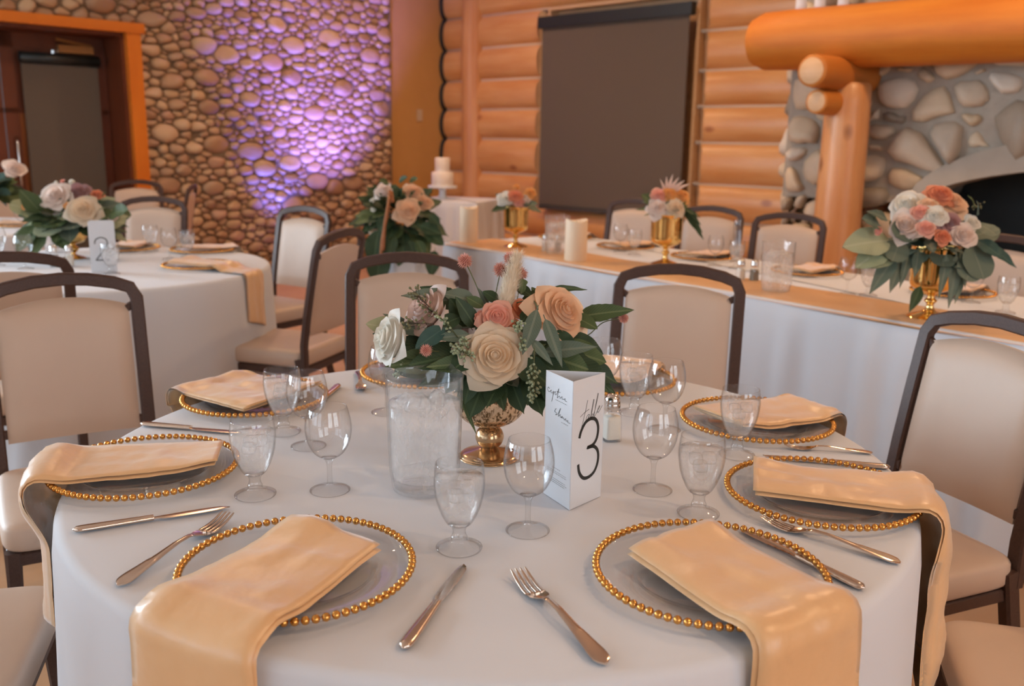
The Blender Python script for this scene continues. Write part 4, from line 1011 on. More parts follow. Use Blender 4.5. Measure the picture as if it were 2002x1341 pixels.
def leaf(parent, base, tip, kind='lance', mat='leaf', wf=1., nrm=(0, -.8, .6), bendf=1., roll=0.):
    base, tip = V(base), V(tip); x = tip-base; L = x.length; x.normalize(); z = V(nrm); z = z-x*z.dot(x); z = z.normalized() if z.length > 1e-3 else x.orthogonal().normalized()
    y = z.cross(x)
    if roll: y, z = y*math.cos(roll)+z*math.sin(roll), z*math.cos(roll)-y*math.sin(roll)
    o = link('leaf', leaf_me(kind, mat), parent)
    o.matrix_local = Matrix.Translation(base-parent.location) @ Matrix(((x.x*L, y.x*L*wf, z.x*L*bendf, 0), (x.y*L, y.y*L*wf, z.y*L*bendf, 0), (x.z*L, y.z*L*wf, z.z*L*bendf, 0), (0, 0, 0, 1)))
    return o
def stems(parent, name, paths, rad, mat):
    mb = MB()
    for q in paths: mb.tube(cat_rom([V(a)-parent.location for a in q], 5), rad, 5)
    return mb.build(name, M[mat], parent)
def berries(parent, p0, p1, n, spread, seed, mat='berry', name='berry_sprig', br=.0026):
    rr = random.Random(seed); p0, p1 = V(p0)-parent.location, V(p1)-parent.location; mb = MB(); d = p1-p0
    mb.tube([p0, p0+d*.5+V((0, 0, .004)), p1], .0010, 5, 1)
    for k in range(n):
        f = rr.uniform(.25, 1.02); a = p0+d*f; o = V((rr.gauss(0, 1), rr.gauss(0, 1), rr.gauss(0, 1))); o = (o.normalized()*rr.uniform(.4, 1)*spread)+d*.12; b = a+o
        mb.tube([a, a+o*.5+V((0, 0, .001)), b], .0005, 4, 1); m = basis(o if o.length > 1e-6 else V((0, 0, 1)))
        s = MB().lathe([(0, -1.3), (.6, -.8), (1, .1), (.8, .8), (.3, 1.15), (0, 1.2)], 7); mb.merge(s, Matrix.Translation(b) @ m @ Matrix.Scale(br, 4), 0)
    return mb.build(name, [M[mat], M['stem' if mat == 'berry' else 'twig']], parent)
def globe_flower(parent, pos, R, stem_pts, seed=0):
    rr = random.Random(seed); mb = MB().sphere((0, 0, 0), R*.66, R*.66, R*.66, 10, 7, 1)
    for k in range(130):
        z = 1-2*(k+.5)/130; a = k*2.39996; q = math.sqrt(1-z*z); d = V((q*math.cos(a), q*math.sin(a), z)); s = d.orthogonal().normalized(); e = d.cross(s)
        b = d*R*.58; tp = d*R*rr.uniform(.95, 1.2)+e*R*rr.uniform(-.15, .15); mb.add([b+s*R*.10, b-s*R*.05+e*R*.08, b-s*R*.05-e*R*.08, tp], [(0, 1, 3), (1, 2, 3), (2, 0, 3)])
    o = mb.build('globe_amaranth', [M['globe'], M['globe_shade']], parent, False, loc=V(pos)-parent.location)
    if stem_pts: stems(parent, 'flower_stem', [[pos]+stem_pts], .0011, 'stem')
    return o

# ---------------- main centrepiece
VB = V((-.040, 1.678, TZ))
ce = thing('flower_centrepiece', 'rose and eucalyptus centrepiece in a mercury-glass pedestal bowl on the front table', 'flowers', VB)
outer = smooth_prof([(.010, .062), (.030, .066), (.052, .078), (.066, .097), (.0715, .118), (.0715, .140)], 5)
MB().lathe(outer+[(r-.003, z) for r, z in reversed(outer)], 56).build('bowl', M['mercury'], ce)
MB().lathe(smooth_prof([(.012, .020), (.022, .025), (.0275, .040), (.023, .054), (.013, .061), (.010, .064)], 5), 40).build('knob', M['amber'], ce)
MB().lathe(smooth_prof([(0, .0), (.056, .0), (.0575, .0035), (.052, .008), (.034, .013), (.018, .018), (.012, .022)], 4), 48).build('foot', M['amber'], ce)
MB().lathe([(0, .10), (.050, .10), (.064, .128), (.05, .150), (0, .158)], 24).build('moss', M['leaf'], ce)
Y0 = VB.y
def p_(px, py, dy=0.): return at(px, py, Y0+dy)
rose(ce, p_(968, 697, -.095), .055, (.05, -.93, .35), 'r_cream', 'open', True, 'large cream rose facing the camera')
rose(ce, p_(1096, 612, -.02), .057, (.55, -.62, .50), 'r_peach', 'open', True, 'large peach rose turned to the right')
rose(ce, p_(832, 607, -.02), .057, (-.62, -.45, .55), 'r_mauve', 'half', True, 'dusty pink rose')
rose(ce, p_(762, 662, -.045), .056, (-.82, -.45, .25), 'r_white', 'half', True, 'white rose on the left')
rose(ce, p_(972, 621, -.055), .032, (.05, -.85, .5), 'r_pink', 'small', True, 'small pink rose')
rose(ce, p_(938, 618, -.045), .015, (-.3, -.8, .5), 'r_pink', 'bud')
rose(ce, p_(1000, 640, -.045), .020, (.5, -.8, .2), 'r_coral', 'small')
rose(ce, p_(1022, 606, .0), .027, (.5, -.5, .7), 'r_coral', 'small')
c0 = p_(960, 735, -.005)
LV = [  # base px, tip px, depth of base and tip, kind, material, width factor
 (905, 640, 728, 640, -.03, -.05, 'long', 'euc', 1.0), (890, 580, 786, 574, .0, -.03, 'lance', 'euc', .8), (905, 600, 822, 558, .03, .03, 'serr', 'leaf', .9),
 (920, 655, 848, 660, -.07, -.09, 'lance', 'euc', 1.0), (895, 700, 755, 712, -.05, -.09, 'maple', 'leaf2', .7), (935, 690, 800, 708, -.06, -.11, 'oval', 'leaf', .75),
 (860, 690, 752, 690, -.05, -.07, 'lance', 'leaf', .9), (870, 640, 812, 680, -.07, -.10, 'oval', 'teal', .85), (935, 710, 838, 715, -.07, -.12, 'serr', 'leaf2', .7),
 (920, 640, 880, 585, -.01, -.03, 'oval', 'leaf', 1.0), (930, 640, 893, 580, -.04, -.05, 'serr', 'leaf', .9), (930, 590, 868, 572, .0, -.02, 'oval', 'euc', .9), (945, 600, 912, 580, -.02, -.02, 'oval', 'leaf2', 1.0),
 (975, 590, 945, 568, .0, .0, 'oval', 'leaf', 1.1), (955, 600, 935, 562, .0, .01, 'lance', 'euc', .9), (790, 650, 718, 630, .02, -.01, 'oval', 'pale', 1.0), (800, 640, 750, 612, .03, .02, 'lance', 'euc', 1.0),
 (1050, 605, 1024, 692, -.07, -.11, 'lance', 'euc', 1.05), (1066, 624, 1101, 716, -.08, -.12, 'long', 'euc', 1.15), (1060, 690, 1166, 674, -.08, -.10, 'lance', 'euc', .95), (1040, 665, 1080, 712, -.09, -.12, 'long', 'euc', 1.3),
 (1010, 560, 1040, 577, .02, .0, 'oval', 'leaf', 1.0), (1022, 545, 1020, 577, .01, .0, 'maple', 'leaf2', .9), (1076, 565, 1150, 562, .02, .03, 'long', 'leaf', .8), (1128, 620, 1238, 602, .02, .0, 'serr', 'leaf2', .62), (1120, 618, 1168, 640, .01, -.02, 'oval', 'leaf2', 1.0),
 (1020, 630, 1040, 600, -.05, -.03, 'oval', 'leaf', 1.0), (1015, 640, 1030, 665, -.06, -.08, 'oval', 'leaf', 1.2), (1080, 690, 1195, 760, -.04, -.10, 'maple', 'leaf', .9), (1090, 680, 1185, 705, -.03, -.06, 'oval', 'leaf2', .95),
 (1120, 700, 1214, 748, -.02, -.03, 'maple', 'leaf', .7), (1140, 720, 1205, 770, -.02, -.03, 'serr', 'leaf', .6), (1075, 650, 1130, 690, -.05, -.06, 'oval', 'leaf', 1.0), (1060, 700, 1060, 770, -.06, -.10, 'oval', 'leaf', 1.0),
 (985, 735, 950, 792, -.06, -.115, 'maple', 'leaf', .95), (950, 740, 916, 818, -.07, -.105, 'maple', 'leaf', 1.0), (1000, 745, 1022, 806, -.06, -.105, 'maple', 'leaf', 1.0), (1030, 740, 1062, 810, -.05, -.095, 'maple', 'leaf', .95), (935, 735, 888, 765, -.06, -.09, 'maple', 'leaf', .9),
 (1040, 730, 1030, 790, -.06, -.10, 'serr', 'leaf', 1.0), (970, 740, 985, 800, -.07, -.11, 'serr', 'leaf', .9), (915, 720, 895, 775, -.06, -.09, 'long', 'leaf2', .9), (900, 765, 930, 852, -.08, -.09, 'long', 'leaf2', .55), (1015, 700, 1050, 740, -.09, -.10, 'oval', 'leaf', 1.1),
 (905, 690, 850, 735, -.06, -.10, 'oval', 'leaf', 1.0), (890, 700, 820, 745, -.04, -.07, 'maple', 'leaf', .9), (870, 710, 800, 730, -.03, -.05, 'lance', 'leaf', 1.1), (1020, 600, 1072, 562, .03, .04, 'serr', 'leaf', .9), (1050, 640, 1086, 600, .0, .02, 'oval', 'leaf', 1.0),
 (960, 660, 930, 640, -.05, -.06, 'oval', 'leaf', 1.0),
 (900, 700, 780, 728, -.05, -.08, 'oval', 'leaf', .8), (920, 705, 815, 752, -.05, -.085, 'maple', 'leaf', .85), (860, 680, 775, 668, -.03, -.05, 'oval', 'leaf', .9), (905, 720, 868, 768, -.06, -.09, 'maple', 'leaf', 1.1), (930, 720, 905, 790, -.07, -.10, 'maple', 'leaf', 1.0),
 (1040, 700, 1120, 745, -.07, -.10, 'oval', 'leaf', 1.0), (1060, 720, 1100, 800, -.06, -.09, 'maple', 'leaf', 1.0), (1080, 710, 1160, 775, -.05, -.08, 'maple', 'leaf', 1.0), (1050, 690, 1150, 720, -.06, -.09, 'oval', 'leaf2', 1.0), (1100, 660, 1180, 690, -.02, -.04, 'oval', 'leaf', .9),
 (1010, 700, 1075, 752, -.08, -.115, 'oval', 'leaf', 1.05), (930, 690, 880, 725, -.08, -.11, 'oval', 'leaf', 1.1), (990, 570, 1005, 545, .03, .05, 'lance', 'leaf', 1.0), (1060, 590, 1040, 560, .04, .05, 'oval', 'leaf2', .9), (900, 620, 850, 640, -.04, -.06, 'oval', 'leaf', 1.0), (880, 650, 850, 620, -.02, -.03, 'oval', 'leaf', 1.1), (800, 690, 770, 735, -.03, -.06, 'serr', 'leaf', .8)]
for i, (a, b, c, d, da, db, k, m, wf) in enumerate(LV): leaf(ce, p_(a, b, da), p_(c, d, db), k, m, wf, (RND.uniform(-.3, .3), -.8, .55+RND.uniform(-.2, .2)))
for i in range(46):                                            # foliage filling the heart and the back of the bunch
    a = RND.uniform(0, 6.28); el = RND.uniform(-.15, 1.1); L = RND.uniform(.055, .085); d = V((math.cos(a)*math.cos(el)*1.45, math.sin(a)*math.cos(el), math.sin(el)*.62))
    b = VB+V((0, .012, .165))+V((d.x*.045, d.y*.04, d.z*.06)); leaf(ce, b, b+d*L, RND.choice(['oval', 'serr', 'lance', 'maple']), RND.choice(['leaf', 'leaf', 'leaf', 'leaf2', 'euc']), RND.uniform(.8, 1.1), (d.x*.3, d.y*.3-.4, 1))
pts = []
for (px, py, dy, R, st) in [(909, 510, .03, .0150, [(932, 560, .02), (950, 610, .0)]), (979, 527, .02, .0150, [(972, 560, .01), (960, 620, .0)]), (998, 505, .04, .0140, [(996, 560, .02), (985, 620, .0)]), (1018, 535, .05, .0140, [(1014, 570, .03), (1000, 640, 0)]), (833, 685, -.10, .0115, [(870, 688, -.07)]), (1219, 622, .02, .0105, [(1180, 630, .02), (1150, 655, .01), (1110, 672, .0)])]:
    globe_flower(ce, p_(px, py, dy), R, [p_(*q) for q in st], int(px))
# pampas plume
def plume(parent, p0, p1, R, seed, n=1500):
    rr = random.Random(seed); p0, p1 = V(p0)-parent.location, V(p1)-parent.location; d = p1-p0; L = d.length; t = d.normalized(); a = t.orthogonal().normalized(); b = t.cross(a); mb = MB()
    prof = lambda f: R*math.sin(PI*(.10+.86*f)**.8)**.6
    mb.tube([p0+d*f for f in [k/12 for k in range(13)]], [prof(k/12)*.82 for k in range(13)], 14)
    for k in range(n):
        f = rr.uniform(.0, 1); an = rr.uniform(0, 6.28); o = a*math.cos(an)+b*math.sin(an); q = p0+d*f+o*prof(f)*.7; e = (t*rr.uniform(.3, 1)+o*rr.uniform(.25, .7)).normalized()*rr.uniform(.010, .022); s = e.cross(o).normalized()*.0007
        mb.add([q-s, q+s, q+e+o*.001], [(0, 1, 2)])
    return mb.build('pampas_plume', M['plume'], parent)
plume(ce, p_(985, 606, -.02), p_(1011, 500, .01), .0165, 5)
berries(ce, p_(872, 642, -.05), p_(812, 572, -.06), 34, .014, 1, 'berryd'); berries(ce, p_(870, 640, -.06), p_(800, 632, -.07), 20, .012, 2, 'berryd')
berries(ce, p_(895, 660, -.08), p_(862, 622, -.09), 16, .010, 3); berries(ce, p_(920, 662, -.09), p_(895, 682, -.11), 40, .013, 4); berries(ce, p_(880, 670, -.09), p_(915, 695, -.115), 34, .013, 5)
berries(ce, p_(1005, 625, -.09), p_(1014, 640, -.10), 22, .013, 6); berries(ce, p_(1018, 655, -.09), p_(1022, 680, -.11), 16, .010, 7); berries(ce, p_(1045, 680, -.11), p_(1042, 765, -.13), 60, .014, 8); berries(ce, p_(800, 700, -.06), p_(775, 735, -.07), 26, .012, 9)
stems(ce, 'trailing_vine', [[p_(905, 745, -.07), p_(897, 770, -.085), p_(903, 800, -.09)], [p_(1000, 600, 0), p_(1010, 560, .01), p_(1022, 545, .01)], [p_(1010, 592, -.02), p_(1040, 586, -.03), p_(1052, 605, -.06)], [p_(1030, 610, 0), p_(1058, 580, .01), p_(1076, 566, .02)]], .0013, 'stem')

# ---------------- generic bouquet
def bouquet(parent, c, rx, rz, roses, nleaf, seed, kinds, mats, Lf, droop=.5, rs=.045, detail=False, spread=1.4, up0=.1):
    rr = random.Random(seed); c = V(c)
    for (dx, dy, dz, R, mat, kind) in roses:
        q = c+V((dx, dy, dz)); rose(parent, q, R, (dx*3+.0, -.75+dy*2, dz*3+.35), mat, kind, detail)
    for i in range(nleaf):
        a = rr.uniform(0, 6.28); el = rr.uniform(-droop, 1.15); d = V((math.cos(a)*math.cos(el)*spread, math.sin(a)*math.cos(el), math.sin(el)*.8)); L = Lf*rr.uniform(.7, 1.25)
        b = c+V((d.x*rx*.5, d.y*rx*.5, d.z*rz*.5-rz*.1)); t = b+d*L+V((0, 0, -droop*.35*L*(1 if el < .4 else 0)))
        leaf(parent, b, t, rr.choice(kinds), rr.choice(mats), rr.uniform(.8, 1.15), (d.x*.4, d.y*.4-.5, .9))
def pedestal_vase(parent, s, mat, tall=False):
    if tall: pr = [(.0, 0), (.062, 0), (.064, .006), (.045, .014), (.016, .026), (.011, .045), (.019, .055), (.011, .066), (.018, .078), (.052, .092), (.066, .108), (.068, .150), (.070, .205), (.074, .222)]
    else: pr = [(.0, 0), (.052, 0), (.054, .006), (.030, .014), (.013, .022), (.012, .03), (.026, .045), (.026, .055), (.012, .07), (.022, .076), (.052, .085), (.066, .105), (.070, .14)]
    o = smooth_prof(pr, 4); MB().lathe([(r*s, z*s) for r, z in o]+[((r-.003)*s, z*s) for r, z in reversed(o[len(o)//2:])], 40).build('vase', M[mat], parent)
# table 2
b2 = V((-2.109, 4.389, TZ)); f2 = thing('flower_centrepiece', 'blush and plum rose centrepiece on the left table beside card 2', 'flowers', b2); pedestal_vase(f2, .95, 'goldv')
def at2(px, py, Y=4.36): return at(px, py, Y)-(b2+V((0, 0, .20)))
R2 = []
for px, py, R, m, k, Y in [(108, 384, .070, 'r_blush', 'open', 4.30), (153, 377, .062, 'r_plum', 'half', 4.36), (162, 410, .066, 'r_cream', 'open', 4.27), (190, 381, .030, 'r_coral', 'small', 4.40), (141, 357, .026, 'r_white', 'bud', 4.42), (122, 355, .018, 'r_pink', 'bud', 4.45), (133, 402, .020, 'r_orange', 'small', 4.27), (110, 357, .016, 'r_white', 'bud', 4.42), (222, 423, .024, 'r_blush', 'small', 4.36), (48, 402, .022, 'r_orange', 'small', 4.30)]:
    q = at2(px, py, Y); R2.append((q.x, q.y, q.z, R, m, k))
bouquet(f2, b2+V((0, 0, .20)), .13, .13, R2, 90, 6, ['oval', 'lance', 'serr', 'maple', 'round'], ['leaf2', 'leaf2', 'leaf', 'euc', 'pale'], .115, .55, detail=False, spread=1.5)
for (x0, y0, x1, y1) in [(70, 440, 30, 490), (85, 450, 60, 500), (110, 450, 130, 485), (180, 440, 205, 470), (215, 420, 246, 408), (80, 415, 40, 372)]: leaf(f2, at(x0, y0, 4.3), at(x1, y1, 4.22), 'oval', 'leaf2', 1.0)
CH2 = 'settings on table 2'
charger(-1.426, 4.147, 'beaded charger at the right edge of table 2, under a hanging napkin', False, CH2); charger(-1.60, 4.72, 'beaded charger at the back right of table 2', False, CH2); charger(-2.0, 4.74, 'beaded charger at the back of table 2 behind the flowers', False, CH2)
napkin(-1.426, 4.147, -28, .12, .16, .15, .20, T2, 'champagne napkin hanging over the right side of table 2', 21, 'napkins on table 2')
napkin(-1.60, 4.72, 30, .12, .17, .17, .06, T2, 'champagne napkin folded on the back right charger of table 2', 22, 'napkins on table 2')
napkin(-2.0, 4.74, 95, .10, .16, .16, .06, T2, 'champagne napkin behind the flowers of table 2', 23, 'napkins on table 2')
G2 = 'glasses on table 2'
put(goblet0, (-1.72, 3.905, TZ), 'water goblet standing right in front of card 2', G2); put(goblet0, (-1.858, 4.70, TZ), 'water goblet before the chair at the back of table 2', G2); put(goblet0, (-1.60, 4.50, TZ), 'water goblet beside the wine glass on the right of table 2', G2)
put(wine0, (-1.66, 4.42, TZ), 'wine glass on the right side of table 2', G2); put(wine0, (-2.02, 4.62, TZ), 'wine glass right of the flowers on table 2', G2); put(wine0, (-2.42, 4.30, TZ), 'wine glass left of the flowers on table 2', G2); put(goblet0, (-2.32, 4.10, TZ), 'water goblet left of the flowers on table 2', G2); put(wine0, (-2.15, 4.02, TZ), 'wine glass below the leaves of table 2', G2)
put(pit0, (-2.30, 4.62, TZ), 'pitcher of iced water behind the flowers on table 2')
shaker(-2.0, 4.12, 'salt', 'salt shaker below the leaves on table 2'); shaker(-2.06, 4.10, 'pepper', 'pepper shaker below the leaves on table 2')
# table 3 (far left)
b3 = V((-3.38, 5.92, TZ)); f3 = thing('flower_centrepiece', 'blurred far centrepiece with a blush rose at the left edge', 'flowers', b3); pedestal_vase(f3, 1., 'goldv')
q = at(28, 330, 5.85)-(b3+V((0, 0, .22))); bouquet(f3, b3+V((0, 0, .22)), .12, .12, [(q.x, q.y, q.z, .07, 'r_blush', 'half'), (-.03, -.08, .05, .06, 'r_plum', 'open'), (-.12, -.05, .03, .06, 'r_cream', 'open')], 46, 8, ['oval', 'lance', 'round'], ['leaf2', 'leaf', 'teal'], .12)
put(goblet0, (-3.12, 5.45, TZ), 'far water goblet at the left edge, on the far left table'); put(wine0, (-2.99, 5.60, TZ), 'far wine glass above the flowers of table 2'); charger(-3.12, 5.85, 'beaded charger on the far left table', False); napkin(-3.12, 5.85, 15, .12, .16, .16, .05, T3, 'champagne napkin on the far left table', 31)

# ================================================================== head table
HF = V((-.406, 5.315, 0)); HD = V((.617, -.787, 0)).normalized(); HN = V((.787, .617, 0)).normalized(); HL, HW = 4.3, .96
HM = Matrix(((HD.x, HN.x, 0, HF.x), (HD.y, HN.y, 0, HF.y), (0, 0, 1, 0), (0, 0, 0, 1))); HROT = math.atan2(HD.y, HD.x)
def hp(s, n, z=TZ): return HM @ V((s, n, z))
ht = thing('head_table', 'long head table under the white cloth', 'table'); ht.matrix_world = HM
MB().box(.03, HL-.03, .03, HW-.03, TZ-.03, TZ-.006).build('tabletop', M['winframe'], ht, False)
for x in (.2, HL/2, HL-.2):
    for y in (.12, HW-.12): MB().tube([(x, y, 0), (x, y, TZ-.03)], .016).build('leg', M['black'], ht)
def long_cloth(L, W, seed):
    rr = random.Random(seed); per = []; N = 760
    def pt(s):
        s = s % (2*(L+W)); r = .02
        if s < L: return V((s, 0)), V((0, -1))
        if s < L+W: return V((L, s-L)), V((1, 0))
        if s < 2*L+W: return V((L-(s-L-W), W)), V((0, 1))
        return V((0, W-(s-2*L-W))), V((-1, 0))
    K = [(rr.uniform(15, 20), rr.uniform(0, 6.28)), (rr.uniform(32, 40), rr.uniform(0, 6.28)), (rr.uniform(55, 70), rr.uniform(0, 6.28)), (rr.uniform(3, 5), rr.uniform(0, 6.28))]
    wv = lambda s: (math.sin(K[0][0]*s+K[0][1]+1.3*math.sin(K[3][0]*s))+.7*math.sin(K[1][0]*s+K[1][1])+.35*math.sin(K[2][0]*s+K[2][1]))/2
    vs = []; rows = [(-.016, 0, 0), (-.004, -.003, 0), (.0, -.012, 0)]+[(.004+.03*f, -.012-(TZ-.03)*f, .036*f**.45) for f in [k/12 for k in range(1, 13)]]; S = 2*(L+W)
    for o, dz, am in rows:
        for k in range(N):
            s = S*k/N; p_q, n_ = pt(s); w_ = wv(s)*am; vs.append((p_q.x+n_.x*(o+w_), p_q.y+n_.y*(o+w_), TZ+dz))
    m = len(rows); fs = [(i*N+k, (i+1)*N+k, (i+1)*N+(k+1) % N, i*N+(k+1) % N) for i in range(m-1) for k in range(N)]+[tuple(range(N))]
    return MB().add(vs, fs)
hc = long_cloth(HL, HW, 12).build('tablecloth', M['cloth'], None, True, 50); hc.matrix_world = HM; tag(hc, 'long white pleated cloth on the head table', 'tablecloth')
nz_ = vnoise(77)
ru = MB().grid(90, 8, lambda a, b: (.02+(HL-.04)*a, -.006+.36*b+.012*nz_(a*30, b), TZ+.005+.003*nz_(a*60, b*9)+(.0 if b > .05 else -.012)))
rb_ = MB().grid(90, 8, lambda a, b: (.02+(HL-.04)*a, -.004+.36*b+.012*nz_(a*30, b), TZ+.002+(.0 if b > .05 else -.014))); rb_.f = [tuple(reversed(f)) for f in rb_.f]
ru = ru.merge(rb_).build('table_runner', M['runner'], None); ru.matrix_world = HM; tag(ru, 'tan satin runner along the front of the head table', 'table runner')
CF = math.degrees(math.atan2(-HN.y, -HN.x))
for (bx, by2, l) in [(.82, 6.20, 'banquet chair at the head table, left of three, in front of the blind'), (1.20, 5.62, 'middle banquet chair of three at the head table, beside the orange flowers'), (1.54, 5.16, 'banquet chair at the head table, just left of the log post'), (2.16, 4.08, 'banquet chair behind the large bouquet at the right edge')]:
    chair(bx, by2, CF+20, l, 'chairs at the head table')
def candle(s, n, h, r, label):
    c = thing('pillar_candle', label, 'candle', hp(s, n), 0, 'ivory candles on the head table'); k = 28
    vs = []; prof = [(0, 0), (r-.002, 0), (r, .004), (r, h*.5), (r, h-.006), (r-.002, h), (r-.008, h-.002), (r-.012, h-.014), (0, h-.018)]
    mb = MB().lathe(prof, k); mb.v = [(x, y, z+(.006*math.sin(2*math.atan2(y, x)+1) if z > h-.01 else 0)) for x, y, z in mb.v]; mb.build('wax', M['ivory'], c)
    MB().tube([(0, 0, h-.02), (.001, 0, h-.004)], .0015, 5).build('wick', M['black'], c)
candle(.07, .13, .205, .053, 'ivory pillar candle at the left end of the head table'); candle(1.015, .116, .205, .056, 'ivory pillar candle beside the pitcher on the head table')
def small_vase(s, n, roses, seed, label, sc_=1.):
    b = hp(s, n); f = thing('flower_vase', label, 'flowers', b); pedestal_vase(f, sc_, 'goldv', True)
    bouquet(f, b+V((0, 0, .235*sc_)), .06, .06, roses, 16, seed, ['oval', 'lance'], ['leaf2', 'leaf', 'euc'], .075, .3); return f
small_vase(.393, .222, [(-.06, -.03, .03, .042, 'r_white', 'open'), (-.005, -.045, .045, .038, 'r_coral', 'small'), (.045, -.03, .02, .036, 'r_blush', 'open'), (.08, .0, .06, .034, 'r_orange', 'small'), (.0, .0, .09, .030, 'r_orange', 'bud'), (.015, -.05, .012, .034, 'r_pink', 'small')], 41, 'gold pedestal vase with coral and white roses, left on the head table', 1.02)
f4 = small_vase(1.361, .394, [(-.06, -.05, .02, .048, 'r_blush', 'open'), (.03, -.06, .02, .042, 'r_cream', 'open'), (-.05, -.02, .075, .042, 'r_pink', 'small'), (.0, -.02, .085, .036, 'r_orange', 'small'), (.06, -.01, .075, .040, 'r_orange', 'small')], 43, 'gold pedestal vase with orange roses above the chair, on the head table', 1.12)
b4 = f4.location
for k in range(6): leaf(f4, b4+V((-.01, 0, .34)), b4+V((-.04+.028*k, .0, .44-.012*abs(k-2))), 'long', 'r_blush', .8)
for k in range(4): leaf(f4, b4+V((.07, 0, .28)), b4+V((.16+.01*k, -.02, .24-.035*k)), 'long', 'leaf', 1.0)
leaf(f4, b4+V((-.04, -.02, .28)), b4+V((-.13, -.02, .345)), 'oval', 'leaf2', 1.1)
# large bouquet on the right
bb = hp(2.831, .16); fb_ = thing('flower_centrepiece', 'large bouquet of peach and white roses with trailing eucalyptus in a gold vase', 'flowers', bb); pedestal_vase(fb_, 1.15, 'goldv', True)
def atb(px, py, Y=3.15): return at(px, py, Y)-(bb+V((0, 0, .27)))
RB = []
for px, py, R, m, k, Y in [(1775, 400, .055, 'r_white', 'open', 3.18), (1772, 440, .052, 'r_blush', 'open', 3.05), (1838, 380, .045, 'r_coral', 'open', 3.20), (1862, 395, .05, 'r_peach', 'open', 3.2), (1800, 415, .028, 'r_pink', 'small', 3.04), (1828, 422, .036, 'r_white', 'open', 3.02), (1858, 436, .034, 'r_plum', 'open', 3.02), (1810, 446, .028, 'r_pink', 'small', 2.98), (1843, 463, .026, 'r_coral', 'small', 2.98), (1882, 460, .046, 'r_blush', 'half', 3.0), (1900, 436, .032, 'r_white', 'half', 3.06), (1718, 452, .022, 'r_pink', 'bud', 3.05), (1845, 375, .035, 'r_peach', 'half', 3.25), (1815, 400, .03, 'r_peach', 'small', 3.12)]:
    q = atb(px, py, Y); RB.append((q.x, q.y, q.z, R, m, k))
bouquet(fb_, bb+V((0, 0, .27)), .13, .12, RB, 60, 9, ['round', 'oval', 'lance', 'round'], ['euc', 'euc', 'euc', 'teal', 'leaf'], .085, .5, spread=1.3)
for (x0, y0, x1, y1, k, m) in [(1740, 470, 1652, 478, 'oval', 'pale'), (1735, 480, 1675, 520, 'oval', 'pale'), (1745, 490, 1700, 520, 'oval', 'pale'), (1760, 470, 1745, 510, 'round', 'euc'), (1790, 440, 1752, 462, 'round', 'euc'), (1750, 500, 1702, 572, 'lance', 'euc'), (1760, 510, 1742, 570, 'lance', 'euc'), (1795, 490, 1790, 540, 'lance', 'euc'), (1775, 500, 1762, 560, 'long', 'euc'), (1870, 500, 1860, 600, 'long', 'euc'), (1880, 490, 1892, 560, 'long', 'euc'), (1900, 480, 1925, 545, 'round', 'euc'), (1905, 500, 1890, 548, 'round', 'euc'), (1930, 480, 1990, 520, 'lance', 'teal'), (1910, 470, 1960, 500, 'oval', 'teal'), (1920, 440, 1950, 460, 'round', 'euc'), (1800, 560, 1780, 608, 'lance', 'leaf'), (1850, 500, 1840, 580, 'long', 'euc'), (1880, 540, 1870, 590, 'long', 'euc'), (1720, 440, 1690, 425, 'oval', 'euc'), (1735, 430, 1700, 410, 'lance', 'euc'), (1910, 420, 1915, 392, 'lance', 'euc'), (1812, 470, 1826, 492, 'oval', 'euc'), (1905, 405, 1900, 380, 'long', 'leaf2')]:
    leaf(fb_, at(x0, y0, 3.08), at(x1, y1, 3.02), k, m, 1.0)
berries(fb_, at(1690, 440, 3.08), at(1712, 425, 3.06), 20, .014, 61); berries(fb_, at(1900, 410, 3.12), at(1915, 400, 3.1), 20, .014, 62, 'berryd')
# tableware on the head table
HG = 'glasses on the head table'
put(pit0, hp(.76, .21), 'pitcher of iced water behind the ivory candle on the head table'); put(pit0, hp(2.168, .182), 'pitcher of iced water on the runner of the head table, left of the bouquet')
shaker(*hp(.643, .23).xy, 'salt', 'salt shaker beside the far pitcher on the head table'); shaker(*hp(.69, .28).xy, 'pepper', 'pepper shaker beside the far pitcher on the head table')
shaker(*hp(1.895, .30).xy, 'salt', 'salt shaker left of the near pitcher on the head table'); shaker(*hp(1.945, .33).xy, 'pepper', 'pepper shaker left of the near pitcher on the head table')
put(flute0, hp(.02, .42), 'champagne flute left of the far gold vase', HG); put(wine0, hp(.853, .585), 'wine glass left of the orange rose vase on the head table', HG); put(goblet0, hp(.991, .556), 'water goblet left of the orange rose vase on the head table', HG)
put(wine0, hp(1.517, .579), 'wine glass right of the orange rose vase on the head table', HG); put(goblet0, hp(1.63, .60), 'water goblet in front of the champagne flute on the head table', HG); put(flute0, hp(1.47, .80), 'champagne flute standing between two head-table chairs', HG)
put(wine0, hp(2.368, .378), 'wine glass in front of the log post on the head table', HG); put(goblet0, hp(2.439, .42), 'water goblet beside the trailing leaves of the large bouquet', HG); put(wine0, hp(2.755, .62), 'wine glass right of the large bouquet vase', HG); put(goblet0, hp(2.939, .501), 'water goblet at the right edge of the head table', HG); put(wine0, hp(.60, .50), 'wine glass beside the far pitcher on the head table', HG)
for k, (s, n) in enumerate([(-.0+.22, .74), (.76, .72), (1.30, .74), (1.93, .74), (2.62, .74), (3.2, .74)]):
    q = hp(s, n); lab = ['leftmost', 'second', 'third', 'fourth', 'fifth', 'rightmost'][k]
    charger(q.x, q.y, '%s beaded charger from the left along the head table' % lab, False, 'chargers on the head table')
    napkin(q.x, q.y, math.degrees(math.atan2(HN.y, HN.x))+8, .11, .16, .16, .05, q, '%s champagne napkin from the left along the head table' % lab, 50+k, 'napkins on the head table', edge=.225)

